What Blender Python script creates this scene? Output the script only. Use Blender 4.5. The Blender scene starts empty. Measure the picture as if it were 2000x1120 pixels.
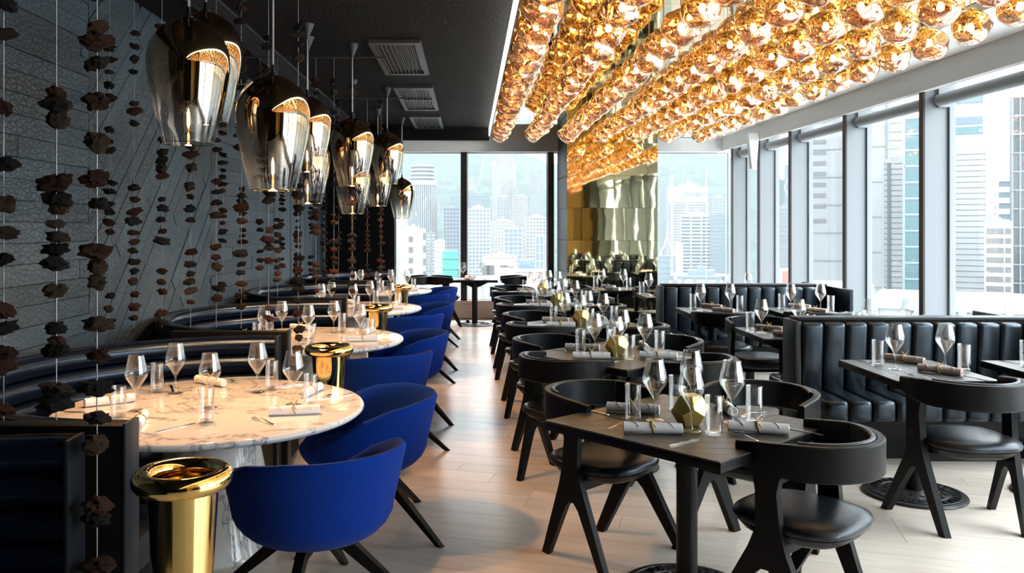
import bpy, bmesh, math, random
from mathutils import Vector, Matrix, noise

# ------------------------------------------------------------------ camera, world, exposure
F = 1630.0            # focal length in pixels of the 2000 px wide frame
VX, VY = 918.0, 442.0 # vanishing point of the room's depth lines
H = 1.70              # eye height
sc = bpy.context.scene
col = sc.collection
cam_d = bpy.data.cameras.new('camera')
cam = bpy.data.objects.new('camera', cam_d)
col.objects.link(cam)
cam.location = (0, 0, H)
cam.rotation_euler = (math.pi / 2, 0, 0)
cam_d.sensor_width = 36.0
cam_d.lens = F / 2000 * 36
cam_d.shift_x = (1000 - VX) / 2000
cam_d.shift_y = (VY - 560) / 2000
cam_d.clip_end = 5000
cam_d.clip_start = 0.05
sc.camera = cam

SKY = 12.0
wd = bpy.data.worlds.new('overcast_sky')
sc.world = wd
wd.use_nodes = True
bg = wd.node_tree.nodes['Background']
bg.inputs[0].default_value = (0.90, 0.955, 1.0, 1)
# standard overcast sky: the zenith three times as bright as the horizon
_n, _l = wd.node_tree.nodes, wd.node_tree.links
_tc = _n.new('ShaderNodeTexCoord'); _sp = _n.new('ShaderNodeSeparateXYZ'); _l.new(_tc.outputs['Generated'], _sp.inputs[0])
_mx = _n.new('ShaderNodeMath'); _mx.operation = 'MAXIMUM'; _mx.inputs[1].default_value = 0.0; _l.new(_sp.outputs[2], _mx.inputs[0])
_ma = _n.new('ShaderNodeMath'); _ma.operation = 'MULTIPLY_ADD'; _ma.inputs[1].default_value = SKY * 2 / 3; _ma.inputs[2].default_value = SKY / 3
_l.new(_mx.outputs[0], _ma.inputs[0]); _l.new(_ma.outputs[0], bg.inputs[1])

def portal(name, loc, rot, sx, sy):
    d = bpy.data.lights.new(name, 'AREA')
    d.shape = 'RECTANGLE'; d.size = sx; d.size_y = sy
    d.cycles.is_portal = True
    o = bpy.data.objects.new(name, d); col.objects.link(o)
    o.location = loc; o.rotation_euler = rot
    return o
portal('daylight_portal_side', (4.99, 5.3, 1.8), (0, math.pi / 2, 0), 3.2, 20.5)
portal('daylight_portal_end', (1.6, 15.42, 1.75), (-math.pi / 2, 0, 0), 6.4, 2.9)

sc.view_settings.view_transform = 'Standard'
sc.view_settings.look = 'None'
sc.view_settings.gamma = 1.0
sc.view_settings.exposure = 1.12
sc.view_settings.use_curve_mapping = False
cy = sc.cycles
cy.max_bounces = 10
cy.diffuse_bounces = 4
cy.glossy_bounces = 6
cy.transmission_bounces = 6
cy.transparent_max_bounces = 28
cy.volume_bounces = 0
cy.sample_clamp_indirect = 6.0
cy.sample_clamp_direct = 0.0
cy.caustics_reflective = False
cy.caustics_refractive = False
cy.use_denoising = True
cy.use_adaptive_sampling = True

R = random.Random(11)
PI = math.pi

def PX(x, y, z):
    """point of the place that the photo shows at pixel (x, y), at height z"""
    Y = (H - z) * F / (y - VY)
    return Vector(((x - VX) / F * Y, Y, z))

# ------------------------------------------------------------------ materials
MATS = {}
def nodes_of(m):
    m.use_nodes = True
    return m.node_tree.nodes, m.node_tree.links

def pbr(name, color, rough=0.5, metal=0.0, spec=0.5, coat=0.0, coat_rough=0.05, sheen=0.0,
        noise_scale=None, noise_amt=0.0, bump=0.0, bump_scale=60.0, bump_dist=0.01, rand=0.0, stretch=None,
        emission=None, estr=0.0, rough_var=0.0, tint=None):
    m = bpy.data.materials.new(name)
    n, l = nodes_of(m)
    b = n['Principled BSDF']
    b.inputs['Base Color'].default_value = (*color, 1)
    b.inputs['Roughness'].default_value = rough
    b.inputs['Metallic'].default_value = metal
    b.inputs['Specular IOR Level'].default_value = spec
    b.inputs['Coat Weight'].default_value = coat
    b.inputs['Coat Roughness'].default_value = coat_rough
    b.inputs['Sheen Weight'].default_value = sheen
    if tint: b.inputs['Specular Tint'].default_value = (*tint, 1)
    if emission:
        b.inputs['Emission Color'].default_value = (*emission, 1)
        b.inputs['Emission Strength'].default_value = estr
    tc = n.new('ShaderNodeTexCoord')
    vec = tc.outputs['Object']
    if stretch:
        mp = n.new('ShaderNodeMapping'); mp.inputs['Scale'].default_value = stretch
        l.new(vec, mp.inputs[0]); vec = mp.outputs[0]
    if noise_scale or rand:
        hsv = n.new('ShaderNodeHueSaturation')
        hsv.inputs['Color'].default_value = (*color, 1)
        val = None
        if noise_scale:
            nt = n.new('ShaderNodeTexNoise'); nt.inputs['Scale'].default_value = noise_scale
            nt.inputs['Detail'].default_value = 5
            l.new(vec, nt.inputs['Vector'])
            mr = n.new('ShaderNodeMapRange'); mr.inputs[1].default_value = 0.3; mr.inputs[2].default_value = 0.7
            mr.inputs[3].default_value = 1 - noise_amt; mr.inputs[4].default_value = 1 + noise_amt
            l.new(nt.outputs[0], mr.inputs[0]); val = mr.outputs[0]
            if rough_var:
                mr2 = n.new('ShaderNodeMapRange'); mr2.inputs[1].default_value = 0.3; mr2.inputs[2].default_value = 0.7
                mr2.inputs[3].default_value = rough - rough_var; mr2.inputs[4].default_value = rough + rough_var
                l.new(nt.outputs[0], mr2.inputs[0]); l.new(mr2.outputs[0], b.inputs['Roughness'])
        if rand:
            oi = n.new('ShaderNodeObjectInfo')
            mr = n.new('ShaderNodeMapRange'); mr.inputs[3].default_value = 1 - rand; mr.inputs[4].default_value = 1 + rand
            l.new(oi.outputs['Random'], mr.inputs[0])
            if val is not None:
                mm = n.new('ShaderNodeMath'); mm.operation = 'MULTIPLY'
                l.new(val, mm.inputs[0]); l.new(mr.outputs[0], mm.inputs[1]); val = mm.outputs[0]
            else:
                val = mr.outputs[0]
        l.new(val, hsv.inputs['Value'])
        l.new(hsv.outputs[0], b.inputs['Base Color'])
    if bump:
        nt = n.new('ShaderNodeTexNoise'); nt.inputs['Scale'].default_value = bump_scale
        nt.inputs['Detail'].default_value = 4
        l.new(vec, nt.inputs['Vector'])
        bp = n.new('ShaderNodeBump'); bp.inputs['Strength'].default_value = bump
        bp.inputs['Distance'].default_value = bump_dist
        l.new(nt.outputs[0], bp.inputs['Height']); l.new(bp.outputs[0], b.inputs['Normal'])
    MATS[name] = m
    return m

def glassy(name, tint=(1, 1, 1), f0=0.06, f1=0.9, gloss=(1, 1, 1), rough=0.0, power=4.0):
    """thin clear glass: see-through, mirror-like towards grazing angles"""
    m = bpy.data.materials.new(name)
    n, l = nodes_of(m)
    n.remove(n['Principled BSDF'])
    out = n['Material Output']
    tr = n.new('ShaderNodeBsdfTransparent'); tr.inputs[0].default_value = (*tint, 1)
    gl = n.new('ShaderNodeBsdfGlossy'); gl.inputs['Color'].default_value = (*gloss, 1); gl.inputs['Roughness'].default_value = rough
    lw = n.new('ShaderNodeLayerWeight'); lw.inputs['Blend'].default_value = 0.5
    pw = n.new('ShaderNodeMath'); pw.operation = 'POWER'; pw.inputs[1].default_value = power
    l.new(lw.outputs['Facing'], pw.inputs[0])
    mr = n.new('ShaderNodeMapRange'); mr.inputs[3].default_value = f0; mr.inputs[4].default_value = f1
    l.new(pw.outputs[0], mr.inputs[0])
    mx = n.new('ShaderNodeMixShader')
    l.new(mr.outputs[0], mx.inputs[0]); l.new(tr.outputs[0], mx.inputs[1]); l.new(gl.outputs[0], mx.inputs[2])
    l.new(mx.outputs[0], out.inputs['Surface'])
    MATS[name] = m
    return m

def fade_glass(name, z0, z1, top_col, bot_col, a_bot, a_top, tint, bump=0.0, bump_scale=6.0, rough=0.01, pos=(0.15, 0.75)):
    """blown glass with a vapour-metal coat that thins out towards the bottom"""
    m = bpy.data.materials.new(name)
    n, l = nodes_of(m)
    n.remove(n['Principled BSDF'])
    out = n['Material Output']
    tc = n.new('ShaderNodeTexCoord')
    sp = n.new('ShaderNodeSeparateXYZ'); l.new(tc.outputs['Object'], sp.inputs[0])
    mr = n.new('ShaderNodeMapRange'); mr.inputs[1].default_value = z0; mr.inputs[2].default_value = z1
    l.new(sp.outputs[2], mr.inputs[0])
    rp = n.new('ShaderNodeValToRGB')
    rp.color_ramp.elements[0].position = pos[0]; rp.color_ramp.elements[0].color = (*bot_col, 1)
    rp.color_ramp.elements[1].position = pos[1]; rp.color_ramp.elements[1].color = (*top_col, 1)
    l.new(mr.outputs[0], rp.inputs[0])
    ar = n.new('ShaderNodeMapRange'); ar.inputs[1].default_value = pos[0]; ar.inputs[2].default_value = pos[1]
    ar.inputs[3].default_value = a_bot; ar.inputs[4].default_value = a_top
    l.new(mr.outputs[0], ar.inputs[0])
    lw = n.new('ShaderNodeLayerWeight'); lw.inputs['Blend'].default_value = 0.5
    pw = n.new('ShaderNodeMath'); pw.operation = 'POWER'; pw.inputs[1].default_value = 3.5
    l.new(lw.outputs['Facing'], pw.inputs[0])
    mxv = n.new('ShaderNodeMath'); mxv.operation = 'MAXIMUM'
    l.new(pw.outputs[0], mxv.inputs[0]); l.new(ar.outputs[0], mxv.inputs[1])
    tr = n.new('ShaderNodeBsdfTransparent'); tr.inputs[0].default_value = (*tint, 1)
    gl = n.new('ShaderNodeBsdfGlossy'); gl.inputs['Roughness'].default_value = rough
    cm = n.new('ShaderNodeMix'); cm.data_type = 'RGBA'   # clear outer glass shows white along the rim
    l.new(pw.outputs[0], cm.inputs[0]); l.new(rp.outputs[0], cm.inputs[6]); cm.inputs[7].default_value = (1, 1, 1, 1)
    l.new(cm.outputs[2], gl.inputs['Color'])
    if bump:
        nt = n.new('ShaderNodeTexNoise'); nt.inputs['Scale'].default_value = bump_scale; nt.inputs['Detail'].default_value = 2
        l.new(tc.outputs['Object'], nt.inputs['Vector'])
        bp = n.new('ShaderNodeBump'); bp.inputs['Strength'].default_value = bump; bp.inputs['Distance'].default_value = 0.05
        l.new(nt.outputs[0], bp.inputs['Height']); l.new(bp.outputs[0], gl.inputs['Normal'])
    mx = n.new('ShaderNodeMixShader')
    l.new(mxv.outputs[0], mx.inputs[0]); l.new(tr.outputs[0], mx.inputs[1]); l.new(gl.outputs[0], mx.inputs[2])
    l.new(mx.outputs[0], out.inputs['Surface'])
    MATS[name] = m
    return m

def emit(name, color, strength):
    m = bpy.data.materials.new(name)
    n, l = nodes_of(m)
    n.remove(n['Principled BSDF'])
    e = n.new('ShaderNodeEmission'); e.inputs[0].default_value = (*color, 1); e.inputs[1].default_value = strength
    l.new(e.outputs[0], n['Material Output'].inputs['Surface'])
    MATS[name] = m
    return m

# charred, crackled cladding
def charred():
    m = pbr('charred_wood', (0.031, 0.054, 0.074), rough=0.46, spec=0.55, rand=0.30)
    n, l = nodes_of(m)
    b = n['Principled BSDF']
    tc = n.new('ShaderNodeTexCoord')
    vo = n.new('ShaderNodeTexVoronoi'); vo.feature = 'DISTANCE_TO_EDGE'; vo.inputs['Scale'].default_value = 34
    mp = n.new('ShaderNodeMapping'); mp.inputs['Scale'].default_value = (1, 0.6, 1)
    l.new(tc.outputs['Object'], mp.inputs[0]); l.new(mp.outputs[0], vo.inputs['Vector'])
    mr = n.new('ShaderNodeMapRange'); mr.inputs[1].default_value = 0.0; mr.inputs[2].default_value = 0.09
    l.new(vo.outputs['Distance'], mr.inputs[0])
    bp = n.new('ShaderNodeBump'); bp.inputs['Strength'].default_value = 0.55; bp.inputs['Distance'].default_value = 0.006
    l.new(mr.outputs[0], bp.inputs['Height']); l.new(bp.outputs[0], b.inputs['Normal'])
charred()

def oak():
    m = pbr('oak_floor', (0.73, 0.645, 0.555), rough=0.25, spec=0.5, noise_scale=9.0, noise_amt=0.07, rand=0.08,
            stretch=(0.25, 2.2, 1), bump=0.06, bump_scale=9.0, bump_dist=0.004, rough_var=0.02)
oak()

def marble():
    m = bpy.data.materials.new('marble')
    n, l = nodes_of(m)
    b = n['Principled BSDF']
    tc = n.new('ShaderNodeTexCoord')
    mp = n.new('ShaderNodeMapping'); mp.inputs['Rotation'].default_value = (0.4, 0.2, 0.7); mp.inputs['Scale'].default_value = (1.0, 2.2, 1.0)
    l.new(tc.outputs['Object'], mp.inputs[0])
    n1 = n.new('ShaderNodeTexNoise'); n1.inputs['Scale'].default_value = 1.5; n1.inputs['Detail'].default_value = 9
    n1.inputs['Roughness'].default_value = 0.62; n1.inputs['Distortion'].default_value = 0.8
    l.new(mp.outputs[0], n1.inputs['Vector'])
    sub = n.new('ShaderNodeMath'); sub.operation = 'SUBTRACT'; sub.inputs[1].default_value = 0.5
    l.new(n1.outputs[0], sub.inputs[0])
    ab = n.new('ShaderNodeMath'); ab.operation = 'ABSOLUTE'; l.new(sub.outputs[0], ab.inputs[0])
    rp = n.new('ShaderNodeValToRGB')
    e = rp.color_ramp.elements
    e[0].position = 0.0; e[0].color = (0.20, 0.20, 0.22, 1)
    e[1].position = 0.035; e[1].color = (0.74, 0.72, 0.70, 1)
    x = e.new(0.010); x.color = (0.60, 0.59, 0.59, 1)
    l.new(ab.outputs[0], rp.inputs[0])
    l.new(rp.outputs[0], b.inputs['Base Color'])
    b.inputs['Roughness'].default_value = 0.09
    MATS['marble'] = m
marble()

pbr('black_wood', (0.0042, 0.0045, 0.0050), rough=0.40, spec=0.14, bump=0.12, bump_scale=14, bump_dist=0.004, stretch=(1, 1, 6))
pbr('black_oak_top', (0.062, 0.057, 0.054), rough=0.36, spec=0.55, bump=0.25, bump_scale=26, bump_dist=0.003, rand=0.18, stretch=(7, 0.8, 1))
pbr('black_leather', (0.006, 0.007, 0.009), rough=0.31, spec=0.42, tint=(.72, .86, 1), bump=0.10, bump_scale=120, bump_dist=0.002)
pbr('booth_leather', (0.003, 0.006, 0.016), rough=0.25, spec=0.5, tint=(.55, .75, 1), bump=0.08, bump_scale=18, bump_dist=0.006)
pbr('panel_leather', (0.007, 0.010, 0.014), rough=0.29, spec=0.50, tint=(.70, .85, 1), bump=0.08, bump_scale=40, bump_dist=0.003)
pbr('black_lacquer', (0.004, 0.004, 0.0045), rough=0.45, spec=0.12)
pbr('grey_panel', (0.012, 0.015, 0.019), rough=0.4, spec=0.3)
pbr('cast_iron', (0.030, 0.031, 0.033), rough=0.38, metal=0.3)
pbr('brass', (0.86, 0.62, 0.24), rough=0.09, metal=1.0)
pbr('brass_satin', (0.82, 0.66, 0.20), rough=0.30, metal=0.7, bump=0.1, bump_scale=40)
pbr('brass_cable', (0.62, 0.40, 0.12), rough=0.3, metal=1.0)
pbr('blue_felt', (0.001, 0.024, 0.205), rough=0.9, spec=0.1, sheen=0.05, noise_scale=220, noise_amt=0.2, bump=0.25, bump_scale=420, bump_dist=0.002)
pbr('blue_felt_lining', (0.007, 0.009, 0.030), rough=0.9, spec=0.2, sheen=0.15, noise_scale=220, noise_amt=0.2)
pbr('napkin', (0.92, 0.89, 0.88), rough=0.85, spec=0.2, bump=0.15, bump_scale=40, bump_dist=0.004)
pbr('steel', (0.66, 0.66, 0.66), rough=0.14, metal=1.0)
pbr('twine', (0.52, 0.36, 0.12), rough=0.55)
pbr('dark_plaster', (0.0042, 0.0042, 0.0050), rough=0.85, spec=0.2, bump=1.0, bump_scale=42, bump_dist=0.02)
pbr('vent_metal', (0.035, 0.036, 0.040), rough=0.5)
pbr('black_metal', (0.005, 0.005, 0.006), rough=0.4, spec=0.2)
pbr('white_plaster', (0.80, 0.80, 0.79), rough=0.8)
pbr('grey_plaster', (0.66, 0.66, 0.65), rough=0.8)
pbr('fin_metal', (0.135, 0.15, 0.162), rough=0.45, metal=0.0)
pbr('bronze_edge', (0.025, 0.019, 0.017), rough=0.5, spec=0.3)
pbr('dark_mullion', (0.022, 0.023, 0.022), rough=0.35, metal=0.2)
pbr('blind_fabric', (0.25, 0.26, 0.27), rough=0.8)
pbr('sill_wood', (0.42, 0.30, 0.23), rough=0.5, noise_scale=4, noise_amt=0.15, stretch=(0.4, 1, 5))
pbr('gold_slat', (0.55, 0.34, 0.10), rough=0.35, metal=0.4, rand=0.2)
pbr('olive_column', (0.06, 0.065, 0.05), rough=0.6)
pbr('brass_grille', (0.55, 0.42, 0.24), rough=0.35, metal=0.7)
pbr('rock_dark', (0.030, 0.026, 0.023), rough=0.95, spec=0.2, noise_scale=22, noise_amt=0.55, bump=0.9, bump_scale=55, bump_dist=0.02, rand=0.4)
pbr('rock_rust', (0.080, 0.033, 0.022), rough=0.95, spec=0.2, noise_scale=22, noise_amt=0.55, bump=0.9, bump_scale=55, bump_dist=0.02, rand=0.4)
pbr('rock_tan', (0.078, 0.050, 0.032), rough=0.95, spec=0.2, noise_scale=22, noise_amt=0.55, bump=0.9, bump_scale=55, bump_dist=0.02, rand=0.4)
pbr('cable_steel', (0.30, 0.30, 0.31), rough=0.4, metal=0.8)
pbr('linen_pink', (0.60, 0.47, 0.42), rough=0.85, spec=0.2, bump=0.15, bump_scale=40, bump_dist=0.004)
glassy('clear_glass', tint=(0.97, 0.975, 0.975), f0=0.07, f1=1.0, power=2.4)
glassy('window_glass', tint=(0.93, 0.95, 0.95), f0=0.02, f1=0.5, power=5.0)
fade_glass('smoked_gold_glass', 0.0, 0.66, (0.50, 0.36, 0.20), (0.72, 0.74, 0.78), 0.14, 0.97, (0.93, 0.90, 0.86), pos=(0.06, 0.55))
fade_glass('copper_melt_glass', -0.12, 0.12, (0.93, 0.68, 0.33), (0.88, 0.72, 0.64), 0.62, 0.86, (1.0, 0.86, 0.70), bump=0.16, bump_scale=5.0, pos=(0.15, 0.65))
emit('warm_bulb', (1.0, 0.72, 0.38), 11.5)
emit('filament', (1.0, 0.50, 0.16), 9.0)
emit('cove_light', (1.0, 0.97, 0.90), 3.0)

def brass_mirror(name, colr, rough, strength, scale):
    m = pbr(name, colr, rough=rough, metal=1.0)
    n, l = nodes_of(m)
    b = n['Principled BSDF']
    tc = n.new('ShaderNodeTexCoord'); oi = n.new('ShaderNodeObjectInfo')
    ad = n.new('ShaderNodeVectorMath'); ad.operation = 'ADD'
    cmb = n.new('ShaderNodeCombineXYZ')
    ml = n.new('ShaderNodeMath'); ml.operation = 'MULTIPLY'; ml.inputs[1].default_value = 37.0
    l.new(oi.outputs['Random'], ml.inputs[0]); l.new(ml.outputs[0], cmb.inputs[0]); l.new(ml.outputs[0], cmb.inputs[2])
    l.new(tc.outputs['Object'], ad.inputs[0]); l.new(cmb.outputs[0], ad.inputs[1])
    nt = n.new('ShaderNodeTexNoise'); nt.inputs['Scale'].default_value = scale; nt.inputs['Detail'].default_value = 1.5
    l.new(ad.outputs[0], nt.inputs['Vector'])
    bp = n.new('ShaderNodeBump'); bp.inputs['Strength'].default_value = strength; bp.inputs['Distance'].default_value = 0.05
    l.new(nt.outputs[0], bp.inputs['Height']); l.new(bp.outputs[0], b.inputs['Normal'])
brass_mirror('brass_mirror', (0.95, 0.84, 0.52), 0.03, 0.035, 2.2)
brass_mirror('brass_ceiling', (0.93, 0.76, 0.45), 0.03, 0.04, 1.6)

# ------------------------------------------------------------------ mesh helpers
class MB:
    def __init__(s):
        s.v = []; s.f = []
    def add(s, vs, fs, M=None):
        o = len(s.v)
        s.v += [tuple(M @ Vector(p)) if M is not None else tuple(p) for p in vs]
        s.f += [tuple(i + o for i in f) for f in fs]
        return s
    def box(s, x0, x1, y0, y1, z0, z1, M=None, bevel=0.0):
        if bevel:
            bm = bmesh.new()
            bmesh.ops.create_cube(bm, size=1)
            for v in bm.verts:
                v.co = Vector(((x0 + x1) / 2 + v.co.x * (x1 - x0), (y0 + y1) / 2 + v.co.y * (y1 - y0), (z0 + z1) / 2 + v.co.z * (z1 - z0)))
            bmesh.ops.bevel(bm, geom=bm.edges[:], offset=bevel, segments=2, affect='EDGES', profile=0.6)
            bm.verts.index_update()
            s.add([v.co.copy() for v in bm.verts], [[v.index for v in f.verts] for f in bm.faces], M)
            bm.free()
            return s
        vs = [(x, y, z) for z in (z0, z1) for y in (y0, y1) for x in (x0, x1)]
        s.add(vs, [(0, 2, 3, 1), (4, 5, 7, 6), (0, 1, 5, 4), (2, 6, 7, 3), (0, 4, 6, 2), (1, 3, 7, 5)], M)
        return s
    def prism(s, poly, fn0, fn1):
        """side surfaces between fn0(p) and fn1(p) of a polygon (CCW), with caps"""
        k = len(poly)
        a = [fn0(p) for p in poly]; b = [fn1(p) for p in poly]
        s.add(a + b, [tuple(range(k))[::-1], tuple(range(k, 2 * k))] + [(i, (i + 1) % k, k + (i + 1) % k, k + i) for i in range(k)])
        return s
    def lathe(s, prof, n=24, M=None, caps=True):
        vs = []; fs = []
        for (r, z) in prof:
            for i in range(n):
                a = 2 * PI * i / n
                vs.append((r * math.cos(a), r * math.sin(a), z))
        for j in range(len(prof) - 1):
            for i in range(n):
                fs.append((j * n + i, j * n + (i + 1) % n, (j + 1) * n + (i + 1) % n, (j + 1) * n + i))
        if caps:
            if prof[0][0] > 1e-6: fs.append(tuple(range(n))[::-1])
            if prof[-1][0] > 1e-6: fs.append(tuple((len(prof) - 1) * n + i for i in range(n)))
        s.add(vs, fs, M)
        return s
    def tube(s, pts, r, n=8, M=None, closed=False):
        pts = [Vector(p) for p in pts]
        rs = r if isinstance(r, (list, tuple)) else [r] * len(pts)
        vs = []; fs = []
        up = Vector((0, 0, 1))
        for k, p in enumerate(pts):
            if closed:
                t = (pts[(k + 1) % len(pts)] - pts[k - 1]).normalized()
            else:
                t = (pts[min(k + 1, len(pts) - 1)] - pts[max(k - 1, 0)]).normalized()
            a = t.cross(up)
            if a.length < 1e-3: a = t.cross(Vector((0, 1, 0)))
            a.normalize(); b = a.cross(t)
            for i in range(n):
                an = 2 * PI * i / n
                vs.append(p + (a * math.cos(an) + b * math.sin(an)) * rs[k])
        m = len(pts)
        for k in range(m if closed else m - 1):
            for i in range(n):
                k2 = (k + 1) % m
                fs.append((k * n + i, k * n + (i + 1) % n, k2 * n + (i + 1) % n, k2 * n + i))
        if not closed:
            fs.append(tuple(range(n))[::-1]); fs.append(tuple((m - 1) * n + i for i in range(n)))
        s.add(vs, fs, M)
        return s
    def loft(s, rings, closed_ring=True, caps=True):
        n = len(rings[0]); vs = [p for r in rings for p in r]; fs = []
        for k in range(len(rings) - 1):
            for i in range(n if closed_ring else n - 1):
                i2 = (i + 1) % n
                fs.append((k * n + i, k * n + i2, (k + 1) * n + i2, (k + 1) * n + i))
        if caps and closed_ring:
            fs.append(tuple(range(n))[::-1]); fs.append(tuple((len(rings) - 1) * n + i for i in range(n)))
        s.add(vs, fs)
        return s
    def mesh(s, name, mat, smooth=True, angle=38):
        me = bpy.data.meshes.new(name)
        me.from_pydata(s.v, [], s.f)
        bm = bmesh.new(); bm.from_mesh(me)
        bmesh.ops.recalc_face_normals(bm, faces=bm.faces[:])
        bm.to_mesh(me); bm.free()
        me.materials.append(MATS[mat] if isinstance(mat, str) else mat)
        if smooth:
            me.polygons.foreach_set('use_smooth', [True] * len(me.polygons))
            me.set_sharp_from_angle(angle=math.radians(angle))
        me.update()
        return me

def tag(o, label=None, cat=None, group=None, kind=None):
    if label: o['label'] = label
    if cat: o['category'] = cat
    if group: o['group'] = group
    if kind: o['kind'] = kind
    return o
def mk(name, mesh, parent=None, loc=(0, 0, 0), rot=(0, 0, 0), label=None, cat=None, group=None, kind=None, scale=None):
    o = bpy.data.objects.new(name, mesh)
    col.objects.link(o)
    o.parent = parent
    o.location = loc; o.rotation_euler = rot
    if scale: o.scale = scale
    return tag(o, label, cat, group, kind)
def thing(name, label, cat, loc=(0, 0, 0), rotz=0.0, group=None):
    return mk(name, None, None, loc, (0, 0, rotz), label, cat, group)
def struct(name, mesh, parent=None, label=None, loc=(0, 0, 0), rot=(0, 0, 0)):
    return mk(name, mesh, parent, loc, rot, label=label, kind=None if parent else 'structure')
def inst(proto, name, label, cat, loc, rotz=0.0, group=None):
    """a copy of a thing with copies of its parts and sub-parts, mesh data shared"""
    t = thing(name, label, cat, loc, rotz, group)
    def rec(items, par):
        for it in items:
            o = mk(it[0], it[1], par, it[2] if len(it) > 2 else (0, 0, 0), it[3] if len(it) > 3 else (0, 0, 0))
            if len(it) > 4: rec(it[4], o)
    rec(proto, t)
    return t
ORD = ['first', 'second', 'third', 'fourth', 'fifth', 'sixth', 'seventh', 'eighth', 'ninth', 'tenth', 'eleventh', 'twelfth',
       'thirteenth', 'fourteenth', 'fifteenth', 'sixteenth', 'seventeenth', 'eighteenth', 'nineteenth', 'twentieth'] + ['twenty-' + w for w in
       ('first', 'second', 'third', 'fourth', 'fifth', 'sixth', 'seventh', 'eighth', 'ninth')] + ['thirtieth']

def clip_poly(poly, x0, x1, y0, y1):
    def cl(p, inside, cut):
        out = []
        for i in range(len(p)):
            a, b = p[i], p[(i + 1) % len(p)]
            ia, ib = inside(a), inside(b)
            if ia: out.append(a)
            if ia != ib: out.append(cut(a, b))
        return out
    def cx(v): return lambda a, b: (v, a[1] + (b[1] - a[1]) * (v - a[0]) / (b[0] - a[0]))
    def cyy(v): return lambda a, b: (a[0] + (b[0] - a[0]) * (v - a[1]) / (b[1] - a[1]), v)
    for ins, cut in ((lambda q: q[0] >= x0, cx(x0)), (lambda q: q[0] <= x1, cx(x1)), (lambda q: q[1] >= y0, cyy(y0)), (lambda q: q[1] <= y1, cyy(y1))):
        if len(poly) < 3: return []
        poly = cl(poly, ins, cut)
    return poly
def area(p):
    return abs(sum(p[i][0] * p[(i + 1) % len(p)][1] - p[(i + 1) % len(p)][0] * p[i][1] for i in range(len(p)))) / 2 if len(p) > 2 else 0

# ------------------------------------------------------------------ the room
XW, XR = -2.62, 4.87      # left wall face, right glass
YB, YF = -3.0, 15.2       # wall behind the camera, far wall
ZD, ZM = 3.47, 3.30       # dark ceiling, brass / white ceiling

def sbox(name, mat, *b, parent=None, bevel=0.0, label=None):
    return struct(name, MB().box(*b, bevel=bevel).mesh(name, mat), parent, label)

floor = sbox('floor', 'oak_floor', XW - 0.2, 5.05, YB - 0.2, YF + 0.25, -0.25, -0.014, label='pale oak plank floor of the dining room')
ang = math.radians(-16); ca, sa = math.cos(ang), math.sin(ang)
W_, L_ = 0.20, 2.1
nplank = 0
for j in range(-30, 90):
    off = R.random() * L_
    for i in range(-8, 12):
        u0 = i * L_ + off; v0 = j * W_
        q = [(u0 + .0012, v0 + .0012), (u0 + L_ - .0012, v0 + .0012), (u0 + L_ - .0012, v0 + W_ - .0012), (u0 + .0012, v0 + W_ - .0012)]
        q = [(ca * u - sa * v, 3.9 + sa * u + ca * v) for u, v in q]
        q = clip_poly(q, XW + 0.05, 4.86, 3.95, YF)
        if area(q) < 0.004: continue
        cx_ = sum(p[0] for p in q) / len(q); cy_ = sum(p[1] for p in q) / len(q)
        # the plank's own axes: local x along the grain
        loc = [((p[0] - cx_) * ca + (p[1] - cy_) * sa, -(p[0] - cx_) * sa + (p[1] - cy_) * ca) for p in q]
        me = MB().prism(loc, lambda p: (p[0], p[1], -0.013), lambda p: (p[0], p[1], 0.0)).mesh('plank', 'oak_floor', smooth=False)
        mk('plank', me, floor, (cx_, cy_, 0), (0, 0, ang)); nplank += 1

# left wall, clad in charred boards: level, slanting, level and upright fields
wall_left = sbox('wall_left', 'black_lacquer', XW - 0.2, XW - 0.025, YB - 0.2, YF + 0.25, -0.25, ZD, label='dark charred timber wall behind the curved booths')
def wplank(q, y0, y1, z0=0.35, z1=ZD - 0.01):
    q = clip_poly(q, y0, y1, z0, z1)
    if area(q) < 0.004: return
    t = R.uniform(0.0, 0.008)
    cy_ = sum(p[0] for p in q) / len(q); cz_ = sum(p[1] for p in q) / len(q)
    q = [(p[0] - cy_, p[1] - cz_) for p in q]
    me = MB().prism(q, lambda p: (-0.024, p[0], p[1]), lambda p: (t - 0.006, p[0], p[1])).mesh('plank', 'charred_wood', smooth=False)
    mk('plank', me, wall_left, (XW, cy_, cz_))
def level_field(y0, y1, h=0.125):
    z = 0.35
    while z < ZD:
        y = y0 - R.random() * 1.3
        while y < y1:
            l = R.uniform(1.1, 2.6)
            wplank([(y + .002, z + .002), (y + l - .002, z + .002), (y + l - .002, z + h - .002), (y + .002, z + h - .002)], y0, y1)
            y += l
        z += h
level_field(2.6, 5.74)
level_field(8.45, 11.14, 0.14)
a2 = math.radians(43); c2, s2 = math.cos(a2), math.sin(a2)
for j in range(-34, 34):
    w = 0.13
    u = -6 + R.random() * 1.5
    while u < 6:
        l = R.uniform(1.2, 2.4)
        q = [(u + .002, j * w + .002), (u + l - .002, j * w + .002), (u + l - .002, j * w + w - .002), (u + .002, j * w + w - .002)]
        wplank([(7.1 + c2 * p - s2 * r, 1.9 + s2 * p + c2 * r) for p, r in q], 5.75, 8.44)
        u += l
y = 11.15
while y < YF:
    w = R.choice([0.12, 0.14, 0.17])
    wplank([(y + .002, 0), (y + w - .002, 0), (y + w - .002, 4), (y + .002, 4)], 11.15, YF)
    y += w

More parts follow.
